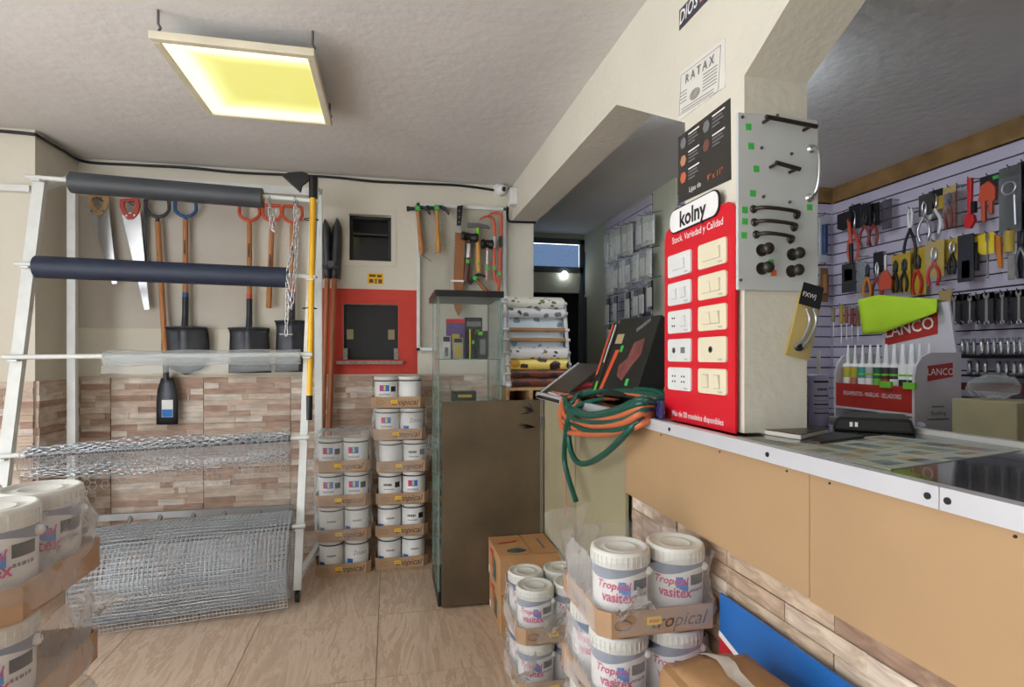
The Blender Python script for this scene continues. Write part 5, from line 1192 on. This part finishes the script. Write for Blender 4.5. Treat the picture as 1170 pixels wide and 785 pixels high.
Ms = frame(Mb @ Vector((-.062, -.01, .0)), (.16, -1, 0), (.30, .28, .9)); B(Ms).box(0, .055, 0, .35, -.10, 0).obj('box', rgb('box_black', 34, 36, 34), o, bev=.002)
B(Ms).box(.004, .018, .10, .345, 0, .001).obj('stripe', ORANGE, o); B(Ms).box(.034, .040, .16, .345, 0, .001).obj('stripe', INKW, o); B(Ms).box(.03, .045, .01, .07, 0, .001).obj('stripe', INKLG, o); dashes(Ms @ Matrix.Translation((.047, .29, .0006)) @ Matrix.Rotation(PI/2, 4, 'Z'), .09, .010, INKG, o, 15)
f = Mb @ Vector((.02, 0, .03)); o = B().prism([onZ(px, py, ZC+.004) for px, py in ((684, 446), (700, 452), (716, 446), (705, 440))], (0, 0, .05)).obj('clear_pouch', CLEAR2); tag(o, 'clear plastic pouch in front of the tool boxes', 'pouch')
o = B().prism([onZ(px, py, ZC+.003) for px, py in ((658, 447), (684, 446), (694, 441), (668, 442))], (0, 0, .03)).obj('red_pouch', RED, bev=.006); tag(o, 'red pouch lying under the tilted counter flap', 'pouch')
o = B().prism([onZ(px, py, ZC+.003) for px, py in ((741, 474), (757, 481), (760, 470), (748, 466))], (0, 0, .05)).obj('blue_bag', rgb('violet_bag', 70, 70, 140, rough=.25, var=.4, scale=20, bump=.5), bev=.01); tag(o, 'blue plastic bag tucked beside the red switch display', 'bag')
for k, (m_, lab) in enumerate(((INKW, 'white tangled wire lying under the raised flap'), (rgb('pink_cord', 206, 120, 120), 'pink cord hanging down from the counter end'), (INK, 'black tangled wire lying under the raised flap'))):
    pts = [onZ(618+R.uniform(0, 45), 447+R.uniform(0, 6), ZC+.01+.01*k) for _ in range(9)]
    for p in pts: p.x = max(p.x, XS+.015); p.y = min(p.y, YE-.03)
    if k == 1: pts += [onX(646, 458, .80), onX(645, 480, .80), onX(644, 520, .80), onX(646, 560, .80), onX(648, 590, .80)]
    o = B().tube(smooth_path(pts, 6), .003, 6).obj('wire', m_); tag(o, lab, 'wire')
# ------------------------------------------------------------------ slat walls and hanging stock behind the counter
def slatwall(name, label, M, W_, z0_, n, pitch=.0765, h=.0675, th=.016):
    o = thing(name, label, 'slat wall', M @ Vector((W_/2, z0_, 0)))
    B(M).box(0, W_, z0_, z0_+n*pitch, .0, .004).obj('groove_back', SLATG, o)
    me = None
    for k in range(n):
        s_ = B(M).box(0, W_, z0_+k*pitch, z0_+k*pitch+h, .004, th) if me is None else None
        if me is None: first = s_.obj('slat', SLAT, o); me = first.data
        else:
            c = bpy.data.objects.new('slat', me); COL.objects.link(c); c.parent = o; c.location = (0, 0, k*pitch)
    return o
zt2 = 2.49; NS = 21; zs0 = zt2-NS*.0765
slatwall('slat_wall_panel', 'lilac slat wall on the right full of hanging pliers and wrenches', faceX((X2, Y0, 0)), 3.4, zs0, NS)
slatwall('slat_wall_panel', 'narrow strip of lilac slat wall facing the viewer beside the column', faceY((X1+.02, Y0, 0)), X2-X1-.04, zs0, NS)
slatwall('slat_wall_panel', 'small lilac slat wall in the corridor hung with white blister packs', faceX((X1, 4.86, 0)), .92, 2.585-19*.0765, 19)
struct(B().box(X2-.03, X2, .2, Y0-.02, zt2, HC).obj('trim_2', rgb('raw_wood_trim', 142, 110, 66, rough=.8, var=.35, scale=8))); struct(B().box(X1+.02, X2-.03, Y0-.03, Y0, zt2, HC).obj('trim_3', rgb('raw_wood_trim', 142, 110, 66)))
HOOK = rgb('black_hook', 40, 40, 44, rough=.4, metal=.4)
XI = X2-.10
NI = 0
class Item:
    """A tool hanging on a hook of the right-hand slat wall; local x to the right, y up, z to the viewer."""
    def __init__(s, px, y0, y1, w, label, cat, out=.0, X=None):
        global NI; NI += 1; X = (XI if X is None else X)+.02-.035*(NI % 2)
        p, q = onX(px, y0, X), onX(px, y1, X); s.h = p.z-q.z; s.w = 1.08*abs(onX(px-w/2, y0, X).y-onX(px+w/2, y0, X).y); s.M = faceX((X, p.y, p.z))
        s.o = thing('hanging_tool', label, cat, (X, p.y, q.z), 'tools hung on the right slat wall'); s.o.name = cat.replace(' ', '_')
        B(s.M).tube([(0, .005, -(X2-X)+.012), (0, .0, -.01), (0, -.004, .012), (0, .008, .022)], .0025, 6).obj('hook', HOOK, s.o)
    def card(s, m, f0=0, f1=1, wf=1, top=None, name='card'):
        B(s.M).box(-s.w*wf/2, s.w*wf/2, -s.h*f1, -s.h*f0, -.004, -.001).obj(name, m, s.o)
        if top: B(s.M).box(-s.w*wf/2, s.w*wf/2, -s.h*(f0+.16), -s.h*f0, -.001, .0).obj('header', top, s.o)
        return s
    def bag(s):
        w, h = s.w, s.h; B(s.M).grid([[(w*(u-.5), -h*v, .003+.018*math.sin(PI*u)*math.sin(PI*min(1, v*1.1))) for u in [k/5 for k in range(6)]] for v in [k/6 for k in range(7)]]).obj('bag', CLEAR2, s.o); return s
    def pliers(s, hm, jm=DSTEEL, t0=.05, spread=.5, wf=.9):
        w, h = s.w*wf, s.h; b = B(s.M); c = -h*(t0+.32*(1-t0))
        for k in (-1, 1): b.tube([(k*w*.05, -h*t0, .006), (k*w*.17, -h*t0-.1*h, .006), (k*w*.14, c, .006+.004*k), (0, c-.02*h, .006)], [.003, .008, .010, .008], 8)
        b.cyl((0, c, -.002), (0, c, .018), .011, n=12); b.obj('jaws', jm, s.o)
        for k in (-1, 1):
            B(s.M).tube(smooth_path([(-k*w*.06, c-.03*h, .008), (k*w*spread*.75, c-.25*h*(1-t0), .010), (k*w*spread, c-.45*h*(1-t0), .010), (k*w*spread*.6, -h*.99, .008)], 4), [.006]+[.0085]*11+[.006], 8).obj('handle', hm, s.o)
        return s
    def wrench(s, m=STEEL, wf=.8):
        w, h = s.w*wf, s.h; b = B(s.M); b.box(-w*.14, w*.14, -h*.92, -h*.12, 0, .006)
        b.prism([(-w*.32, -h*.04, 0), (-w*.12, -h*.02, 0), (-w*.12, -h*.10, 0), (w*.12, -h*.10, 0), (w*.12, -h*.02, 0), (w*.32, -h*.04, 0), (w*.28, -h*.16, 0), (0, -h*.21, 0), (-w*.28, -h*.16, 0)], (0, 0, .008))
        b.tube([(w*.24*math.cos(q), -h*.92+w*.24*math.sin(q), .004) for q in [2*PI*k/12 for k in range(12)]], .004, 6, closed=True); b.obj('wrench', m, s.o); return s
rowdef = 'on the right slat wall'
it = Item(967, 243, 303, 15, 'black sheathed hatchet, leftmost in the top row on the right slat wall', 'hatchet')
w_, h_ = it.w, it.h; B(it.M).prism([(-w_*.5, 0, 0), (w_*.45, .004, 0), (w_*.5, -h_*.12, 0), (w_*.15, -h_*.3, 0), (-w_*.1, -h_*.34, 0), (-w_*.5, -h_*.28, 0)], (0, 0, .02)).obj('sheath', BLACK, it.o, bev=.003); B(it.M).tube([(w_*.25, -h_*.15, .01), (w_*.4, -h_*.55, .01), (w_*.42, -h_*.62, .01)], .012, 10).obj('handle', ORANGE, it.o); B(it.M).tube([(w_*.42, -h_*.62, .01), (w_*.45, -h_, .01)], .013, 10).obj('grip', BLACK, it.o)
Item(976, 234, 300, 12, 'long orange handled pliers on a black card beside the hatchet', 'pliers').card(INK, 0, .4).pliers(ORANGE, STEEL, .1)
Item(989, 233, 282, 11, 'red handled pliers on a dark card, third in the top row', 'pliers').card(INK, 0, .52).pliers(rgb('dull_red', 150, 62, 52), t0=.2)
Item(999, 232, 281, 10, 'second red handled pliers on a dark card in the top row', 'pliers').card(INK, 0, .52).pliers(rgb('dull_red', 150, 62, 52), t0=.2)
it = Item(1013, 228, 262, 10, 'empty grey plastic sleeve before the white jawed pliers', 'sleeve').card(rgb('dark_sleeve', 70, 68, 74, alpha=.5))
Item(1041, 238, 303, 15, 'water pump pliers with white jaws and black handles', 'pliers').pliers(BLACK, INKW, .0, .45)
Item(1057, 222, 276, 14, 'silver locking pliers on a dark card in the top row', 'pliers').card(rgb('grey_card', 70, 66, 66), 0, .45).pliers(STEEL, STEEL, .15)
Item(1069, 217, 268, 15, 'silver shears on a yellow card in the top row', 'shears').card(YELC, 0, .45, top=INK).pliers(INKW, STEEL, .1)
it = Item(1085, 213, 260, 13, 'brown and red carded cutter in a blister in the top row', 'cutter').card(rgb('rust_card', 128, 62, 52), top=YELC).pliers(rgb('rust_card', 128, 62, 52), t0=.15, spread=.3).bag()
Item(1096, 211, 258, 11, 'empty clear blister beside the red pipe wrench', 'blister').bag()
it = Item(1109, 204, 262, 12, 'tall red pipe wrench hanging in the top row', 'pipe wrench')
w_, h_ = it.w, it.h; B(it.M).prism([(-w_*.1, 0, 0), (w_*.3, 0, 0), (w_*.25, -h_*.55, 0), (w_*.3, -h_*.72, 0), (-w_*.05, -h_*.72, 0), (-w_*.1, -h_*.5, 0)], (0, 0, .02)).obj('shank', RED, it.o, bev=.003); B(it.M).prism([(-w_*.25, -h_*.7, 0), (w_*.5, -h_*.74, 0), (w_*.6, -h_*.86, 0), (w_*.2, -h_*1.0, 0), (-w_*.3, -h_*.96, 0)], (0, 0, .026)).obj('jaw', RED, it.o, bev=.004); B(it.M).box(w_*.25, w_*.6, -h_*.7, -h_*.48, 0, .02).obj('hook_jaw', BLACK, it.o)
it = Item(1130, 200, 254, 20, 'orange pipe cutter on a black card in the top row', 'pipe cutter').card(INK, 0, .3)
w_, h_ = it.w, it.h; B(it.M).prism([(-w_*.3, -h_*.2, 0), (w_*.1, -h_*.14, 0), (w_*.45, -h_*.3, 0), (w_*.45, -h_*.55, 0), (w_*.3, -h_*.6, 0), (w_*.28, -h_*.85, 0), (w_*.12, -h_*.85, 0), (w_*.1, -h_*.55, 0), (-w_*.1, -h_*.55, 0), (-w_*.08, -h_*.98, 0), (-w_*.26, -h_*.98, 0), (-w_*.3, -h_*.6, 0), (-w_*.45, -h_*.5, 0)], (0, 0, .02)).obj('body', ORANGE, it.o, bev=.003); B(it.M).box(w_*.2, w_*.5, -h_*.12, -h_*.05, -.001, .001).obj('price_sticker', GREENS, it.o)
it = Item(1154, 190, 266, 24, 'big round jawed tool on a black card with a yellow header', 'clamp tool').card(INK).card(rgb('lime_header', 200, 206, 60), 0, .16, 1, name='header')
w_, h_ = it.w, it.h; B(it.M).tube([(w_*.3*math.cos(q), -h_*.33+w_*.3*math.sin(q), .008) for q in [2*PI*k/20 for k in range(20)]], .006, 8, closed=True).obj('ring', STEEL, it.o); B(it.M).tube([(w_*.25, -h_*.45, .008), (w_*.3, -h_*.9, .008)], .006, 8).obj('arm', STEEL, it.o); it.bag()
Item(1170, 184, 262, 14, 'black carded tool at the right edge of the top row', 'carded tool').card(INK).pliers(GREYM, t0=.2)
# second row
def nm(k): return '%s tool from the left in the second row' % ORD[k]
Item(969, 301, 334, 14, 'dark carded bits at the left end of the second row', 'bit card').card(rgb('dim_card', 52, 54, 54)).card(rgb('dim_print', 84, 90, 84), .2, .6, .6, name='print')
it = Item(984, 293, 338, 13, 'silver drill set in a clear pouch in the second row', 'drill set').card(rgb('silver_pack', 170, 180, 186, rough=.2, metal=.4), .15, .9, .6).bag()
Item(992, 300, 342, 9, 'yellow handled pliers beside the silver drill set', 'pliers').pliers(rgb('amber', 220, 130, 40))
Item(1003, 288, 347, 10, 'long dull red handled shears in the second row', 'shears').card(INK, 0, .4).pliers(rgb('dull_red', 150, 62, 52), STEEL, .2)
it = Item(1013, 291, 341, 14, 'orange bladed scraper with white tip in the second row', 'scraper'); w_, h_ = it.w, it.h
B(it.M).prism([(-w_*.1, -h_*.35, 0), (w_*.1, -h_*.35, 0), (w_*.5, -h_*.6, 0), (w_*.45, -h_*.8, 0), (-w_*.4, -h_*.8, 0), (-w_*.45, -h_*.55, 0)], (0, 0, .016)).obj('body', ORANGE, it.o, bev=.003); B(it.M).tube([(0, 0, .008), (0, -h_*.36, .008)], .007, 8).obj('tip', INKW, it.o); B(it.M).tube([(-w_*.2, -h_*.78, .008), (-w_*.3, -h_, .008)], .008, 8).obj('handle', rgb('dull_red', 150, 62, 52), it.o)
Item(1024, 291, 335, 9, 'black snips on a yellow card beside the orange scraper', 'snips').card(YELC).pliers(BLACK, t0=.15, spread=.35)
Item(1034, 289, 334, 11, 'second black snips on a yellow card in the second row', 'snips').card(YELC).pliers(BLACK, t0=.15, spread=.35)
Item(1049, 283, 337, 16, 'red handled pliers on a yellow card left of the bright pair', 'pliers').card(YELC).pliers(RED, t0=.15, spread=.35)
Item(1068, 275, 327, 19, 'red handled pliers on a bright yellow card in the second row', 'pliers').card(YELC, 0, .8).pliers(RED, STEEL, .15, .35).bag()
Item(1089, 272, 314, 18, 'silver cutter on a yellow card right of the red handled pliers', 'cutter').card(YELC, 0, .65).pliers(BLACK, STEEL, .1, .2)
Item(1103, 268, 322, 17, 'tall black carded blade pack in the second row', 'blade pack').card(rgb('slate_card', 48, 50, 60)).card(rgb('slate_print', 70, 74, 90), .55, .92, .5, name='print')
it = Item(1116, 269, 309, 12, 'black driver on a yellow card beside the black blade pack', 'driver').card(INKY, 0, .55); B(it.M).tube([(0, -it.h*.2, .006), (0, -it.h*.5, .006)], .008, 8).obj('shaft', INK, it.o); B(it.M).tube([(0, -it.h*.5, .006), (0, -it.h, .006)], .015, 10).obj('handle', INK, it.o)
Item(1129, 266, 320, 12, 'thin silver rod tool on a yellow card', 'rod tool').card(INKY, 0, .45).wrench(STEEL, .5)
it = Item(1142, 268, 308, 10, 'orange folding saw hanging near the right end of the second row', 'saw'); B(it.M).prism([(-it.w*.4, 0, 0), (it.w*.3, -.01, 0), (it.w*.5, -it.h, 0), (it.w*.1, -it.h*.95, 0)], (0, 0, .018)).obj('body', rgb('amber', 220, 130, 40), it.o, bev=.003)
it = Item(1155, 262, 320, 16, 'yellow handled trowel in a clear bag near the right edge', 'trowel'); B(it.M).tube([(0, -.01, .01), (0, -it.h*.45, .01)], .022, 12).obj('handle', YELC, it.o); B(it.M).box(-it.w*.1, it.w*.35, -it.h, -it.h*.5, .006, .01).obj('blade', STEEL, it.o); it.bag()
Item(1168, 258, 318, 12, 'dark carded tool at the right edge of the second row', 'carded tool').card(rgb('slate_card', 48, 50, 60)).pliers(GREYM)
# third row: spanners on green headed cards
for k, (px, y0, y1, w, hd) in enumerate(((1091, 337, 372, 9, YELC), (1099, 336, 372, 10, INKLG), (1109, 338, 370, 8, INKG), (1118, 336, 371, 8, INKG), (1128, 334, 372, 12, STEEL), (1138, 335, 371, 8, INKLG), (1146, 333, 371, 9, INKLG), (1154, 332, 372, 10, INKLG), (1165, 331, 371, 11, INKLG))):
    Item(px, y0, y1, w, 'steel spanner on a small header card, %s of the spanner row' % ORD[k], 'spanner').card(rgb('spanner_card', 58, 58, 64), 0, .95).card(hd, 0, .2, name='header').wrench(STEEL, .9)
Item(1080, 331, 347, 14, 'buff header card hanging just right of the neon cloth', 'card').card(rgb('buff_card', 190, 166, 112))
for k, (px, y0, y1) in enumerate(((953, 352, 384), (962, 348, 392), (968, 350, 388), (974, 352, 390), (981, 354, 392))):
    it = Item(px, y0, y1, 7, 'screwdriver with %s handle, %s left of the neon cloth' % (('clear', 'amber', 'brown', 'dark red', 'brown')[k], ORD[k]), 'screwdriver')
    B(it.M).tube([(0, -.004, .005), (0, -it.h*.5, .005)], .012, 10).obj('handle', (rgb('pale_handle', 150, 140, 110), YELC, LEA, rgb('dull_red', 150, 62, 52), LEA)[k], it.o); B(it.M).tube([(0, -it.h*.5, .005), (0, -it.h, .005)], .004, 8).obj('blade', STEEL, it.o)
# socket rows on rails
for row, (yT, yB, xs) in enumerate(((386, 405, [1100, 1106, 1113, 1122, 1129, 1136, 1144, 1152, 1159, 1166]), (412, 428, [1108, 1117, 1126, 1141, 1150, 1159, 1167]))):
    z1, z0_ = onX(1130, yT, XI).z, onX(1130, yB, XI).z; ya, yb = onX(1096, 400, XI).y, onX(1200, 400, XI).y
    rl_ = B().box(XI-.015, X2-.016, yb, ya, z0_-.014, z0_-.002).obj('socket_rail', BLACK); tag(rl_, '%s black rail of chrome sockets on the right slat wall' % ('upper', 'lower')[row], 'rail')
    for k, px in enumerate(xs):
        c = onX(px, yB, XI+.015); c.z = z0_-.002; r_ = .010 if k % 3 else .013
        s_ = B().lathe([(r_*.9, 0), (r_, .003), (r_, (z1-z0_)*.6), (r_*.86, (z1-z0_)*.64), (r_*.86, z1-z0_), (.001, z1-z0_)], c, 12).obj('socket', STEEL); tag(s_, 'chrome socket, %s from the left on the %s rail' % (ORD[k], ('upper', 'lower')[row]), 'socket', 'chrome sockets on rails')
# items on the slat strip that faces the viewer
for k, (px, y0, y1, lab) in enumerate(((940, 245, 300, 'blue capped tube in a clear bag just right of the grey panel'), (941, 302, 345, 'brown handled brush pack right of the grey panel'))):
    p, q = onY(px, y0, Y0-.08), onY(px, y1, Y0-.08); o = thing('hanging_pack', lab, 'package', (p.x, Y0-.08, q.z))
    B().box(p.x-.03, p.x+.03, Y0-.09, Y0-.075, q.z, p.z-.03).obj('card', (rgb('white_pack', 190, 196, 200), rgb('brown_pack', 130, 104, 66))[k], o); B().cyl((p.x, Y0-.1, q.z+.06), (p.x, Y0-.1, p.z-.08), .02).obj('tube', (BLUED, LEA)[k], o); B().tube([(p.x, Y0-.016, p.z), (p.x, Y0-.09, p.z-.01), (p.x, Y0-.10, p.z+.01)], .003, 6).obj('hook', HOOK, o)
# corridor slat wall: three rows of white packs
XP = X1-.10; r5 = random.Random(8)
rowsP = [(250, 312, [(694, 262), (700, 258), (707, 254), (713, 252), (721, 249), (731, 244), (739, 243), (745, 242)], 312), (0, 0, [], 0)]
WPK = rgb('white_blister', 214, 218, 214, rough=.35, var=.1)
def packrow(row, pts, hpx, m2, head):
    for k, (px, yT) in enumerate(pts):
        p, q = onX(px, yT, XP), onX(px, yT+hpx, XP); w_ = .085; M = faceX((XP, p.y, p.z)); h_ = p.z-q.z
        o = thing('blister_pack', 'white blister pack, %s from the left in the %s row of the corridor slat wall' % (ORD[k], row), 'blister pack', (XP, p.y, q.z), 'blister packs in the corridor')
        B(M @ Matrix.Rotation(r5.uniform(-.25, .25), 4, 'Y')).box(-w_/2, w_/2, -h_, -.02, -.006, .002).obj('card', m2[k % len(m2)], o); B(M).box(-w_/2*.8, w_/2*.8, -h_*.9, -h_*.3, .002, .016).obj('content', WPK, o, bev=.004)
        B(M).box(-w_/2, w_/2, -h_*.26, -.02, .002, .004).obj('header', head[k % len(head)], o)
        B(M).tube([(0, .02, -(X1-XP)+.016), (0, 0, .0), (0, .012, .02)], .0025, 6).obj('hook', HOOK, o)
        B(M).grid([[(w_*1.1*(u/4-.5), -h_*1.04*v/5, .018+.008*math.sin(PI*u/4)*math.sin(v+k)) for u in range(5)] for v in range(6)]).obj('bag', CLEAR2, o)
PGR = rgb('pale_green_card', 190, 206, 180, rough=.4); GRC = rgb('grey_clear_card', 150, 154, 150, rough=.4)
packrow('top', [(694, 268), (701, 262), (708, 258), (715, 256), (721, 254), (731, 247), (739, 244), (745, 243)], 36, [PGR, WPK, GRC], [WPK, PGR])
packrow('middle', [(697, 302), (704, 299), (711, 295), (718, 293), (727, 288), (735, 285), (742, 283)], 34, [WPK, GRC], [WPK, GRC])
packrow('third', [(695, 338), (704, 336), (718, 331), (727, 328), (734, 326), (743, 318)], 36, [NAVY, NAVY, INK], [INK, NAVY])
packrow('lowest', [(697, 368), (705, 366), (713, 364), (722, 362), (732, 360)], 30, [NAVY, rgb('orange_pack', 200, 110, 70), GRC], [INK, NAVY])

# ------------------------------------------------------------------ silicone display on the rear cabinet
zc = 1.0; xd, y_f, y_n = 2.3, 2.533, 2.068; xb = 2.56
o = thing('rear_cabinet', 'dark low cabinet behind the counter carrying the sealant display', 'cabinet', (2.6, 2.1, 0))
B().box(2.2, 2.72, 1.2, 2.9, 0, zc-.02).obj('body', rgb('dark_cabinet', 48, 44, 38, rough=.6), o); B().box(2.18, 2.74, 1.18, 2.92, zc-.02, zc).obj('top', rgb('cabinet_top', 60, 56, 50, rough=.5), o)
DW = rgb('display_white', 206, 202, 212, rough=.4)
o = thing('sealant_display', 'white and red counter display rack filled with sealant cartridges', 'display', ((xd+xb)/2, (y_f+y_n)/2, zc))
zT2, zband0, zband1 = 1.36, 1.085, 1.205
def side_panel(y): 
    pts = [(xd, zc), (xb, zc), (xb, zT2), (xd+.09, zT2), (xd+.04, zT2-.02), (xd+.012, zT2-.06), (xd, zT2-.11)]
    return B().prism([(x, y, z) for x, z in pts], (0, .012, 0)).obj('side_panel', DW, o)
side_panel(y_n); side_panel(y_f-.012)
B().box(xd, xd+.008, y_n+.012, y_f-.012, zband0, zband1).obj('front_band', rgb('brick_red_band', 176, 46, 40, rough=.4), o)
B().box(xd, xb, y_n+.012, y_f-.012, zband0-.01, zband0).obj('shelf', DW, o); B().box(xd+.02, xb, y_n+.012, y_f-.012, zc, zc+.01).obj('base', DW, o)
zH = 1.60; ya_h, yb_h = onX(1010, 380, xb).y, onX(1091, 380, xb).y
B().prism([(xb-.012, ya_h, zband0), (xb-.012, yb_h-.03, zband0), (xb-.012, yb_h-.02, zband0+.25), (xb-.012, yb_h+.02, zH), (xb-.012, ya_h, zH)], (.012, 0, 0)).obj('header_board', DW, o)
text('PEGAMENTOS - MASILLAS - SELLADORES', .030, faceX((xd-.001, (y_n+y_f)/2, (zband0+zband1)/2+.01)), INKW, o, sx=.62)
hb_ = B().prism([(xb-.0125, ya_h-.02, 1.40), (xb-.0125, onX(1074, 380, xb).y, 1.45), (xb-.0125, onX(1074, 380, xb).y, 1.57), (xb-.0125, ya_h-.02, 1.52)], (-.001, 0, 0)).obj('header_print', rgb('brick_red_band', 176, 46, 40), o)
text('LANCO', .085, frame((xb-.014, (ya_h+onX(1074, 380, xb).y)/2, 1.485), (0, -1, .14), (0, .14, 1)), INKW, o, sx=.95, bold=.01)
M = faceY((xd+.14, y_n-.001, 1.27)); B(M).prism([(-.07, -.04, 0), (.07, -.02, 0), (.07, .045, 0), (-.07, .03, 0)], (0, 0, .001)).obj('logo_print', rgb('brick_red_band', 176, 46, 40), o)
text('LANCO', .044, faceY((xd+.14, y_n-.0025, 1.272)), INKW, o, bold=.006); dashes(faceY((xd+.13, y_n-.0005, 1.115)), .07, .010, INKG, o, 21); text('Building', .026, faceY((xd+.13, y_n-.0015, 1.085)), INK, o); dashes(faceY((xd+.13, y_n-.0005, 1.058)), .12, .010, INKG, o, 22)
def cartridge(x, y, z, m, label, band):
    c = Vector((x, y, z)); t = thing('sealant_cartridge', label, 'cartridge', c, 'sealant cartridges in the display')
    B().lathe([(.022, 0), (.023, .003), (.023, .205), (.022, .207)], c, 20).obj('tube', m, t); B().lathe([(.0235, .205), (.0235, .216), (.012, .222), (.008, .226)], c, 20).obj('collar', INKW, t)
    B().lathe([(.010, .222), (.0075, .26), (.003, .318), (.001, .318)], c, 12).obj('nozzle', INKW, t); B().patch(c, .0234, -200, -90, .10, .15).obj('label_band', band, t); B().patch(c, .0234, -200, -90, .165, .175).obj('label_line', INKLG, t)
cm = [(YELC, 'yellow', INKW), (YELC, 'mustard', rgb('rose', 190, 110, 100)), (rgb('teal_tube', 50, 150, 150), 'teal', INKW), (rgb('clear_tube', 180, 182, 180, rough=.2), 'clear', INKW), (rgb('green_tube', 30, 90, 66), 'dark green', INKLG), (rgb('dark_tube', 48, 42, 38), 'brown black', RED), (rgb('dark_tube2', 60, 58, 58), 'charcoal', INKW), (INKW, 'white', INK), (INKW, 'plain white', INK)]
for k, (m_, nm_, bd_) in enumerate(cm):
    for j in range(2):
        y_ = y_f-.045-k*.0465; x_ = xd+.045+j*.09
        if y_ < y_n+.035: continue
        cartridge(x_, y_, zband0, m_, '%s sealant cartridge, %s from the left in the %s row of the display' % (nm_, ORD[k], ('front', 'back')[j]), bd_)
for k, px in enumerate((1013, 1040)):
    c = onX(px, 437, xd-.004); t = B().box(xd-.012, xd+.0, c.y-.03, c.y+.03, zband1-.01, zband1+.02).obj('price_tag', INKLG); tag(t, '%s lime green price tag clipped to the red display band' % ('left', 'right')[k], 'price tag')
# neon cloth over the header board
X_ = xb-.03; E = [(980, 343), (1003, 337), (1038, 340), (1071, 342)]; F = [(986, 382), (1006, 381), (1040, 369), (1070, 357)]
def lerp_path(P_, t):
    t *= len(P_)-1; i = min(int(t), len(P_)-2); f = t-i; return (P_[i][0]+(P_[i+1][0]-P_[i][0])*f, P_[i][1]+(P_[i+1][1]-P_[i][1])*f)
rows = []
for v in range(9):
    row = []
    for u in range(15):
        a, b_ = lerp_path(E, u/14), lerp_path(F, u/14); t = v/8; px, py = a[0]+(b_[0]-a[0])*t, a[1]+(b_[1]-a[1])*t
        row.append(onX(px, py, X_-.02*math.sin(t*PI*.6)-.012*math.sin(u*.9+t*2)*t))
    rows.append(row)
top_row = [p+Vector((.06+.0, 0, -.01)) for p in rows[0]]; rows = [[p+Vector((.08, 0, -.07)) for p in rows[0]], top_row]+rows
o = thing('neon_cloth', 'neon green cloth draped over the top of the sealant display', 'cloth', rows[-1][7]); B().grid(rows).obj('cloth', NEON, o, solid=.003)
# clutter low on the right wall
c = onZ(1119, 498, zc-.0); o = thing('cream_carton', 'cream carton behind the sealant display', 'box', (2.46, 1.85, zc))
B().box(2.40, 2.62, 1.72, 1.98, zc, zc+.16).obj('body', rgb('cream_carton', 176, 166, 130, rough=.8), o, bev=.004); B().box(2.40, 2.62, 1.845, 1.855, zc+.16, zc+.162).obj('tape', CARD, o)
o = thing('clear_bag_bundle', 'crumpled clear bag lying on the cream carton', 'bag', (2.5, 1.9, zc+.16)); rows = [[(2.5+.10*math.sin(PI*i/8)*math.cos(2*PI*k/16)*(1+.2*math.sin(k*3+i)), 1.88+.08*math.sin(PI*i/8)*math.sin(2*PI*k/16)*(1+.2*math.cos(k*2)), zc+.165+.05*(1-math.cos(PI*i/8))+.008*math.sin(k*5+i*3)) for k in range(16)] for i in range(9)]; B().grid(rows, closed=True).obj('bag', CLEAR2, o)
o = thing('wall_shelf', 'low brown shelf below the socket rails on the right wall', 'shelf', (3.1, 1.8, 1.15)); zq = onX(1150, 440, 2.95).z; B().box(2.95, X2-.016, .6, 2.4, zq-.03, zq).obj('board', rgb('shelf_brown', 110, 78, 60, rough=.6), o); B().box(2.94, 2.95, .6, 2.4, zq-.035, zq+.004).obj('edge', rgb('shelf_red', 120, 62, 52, rough=.6), o)
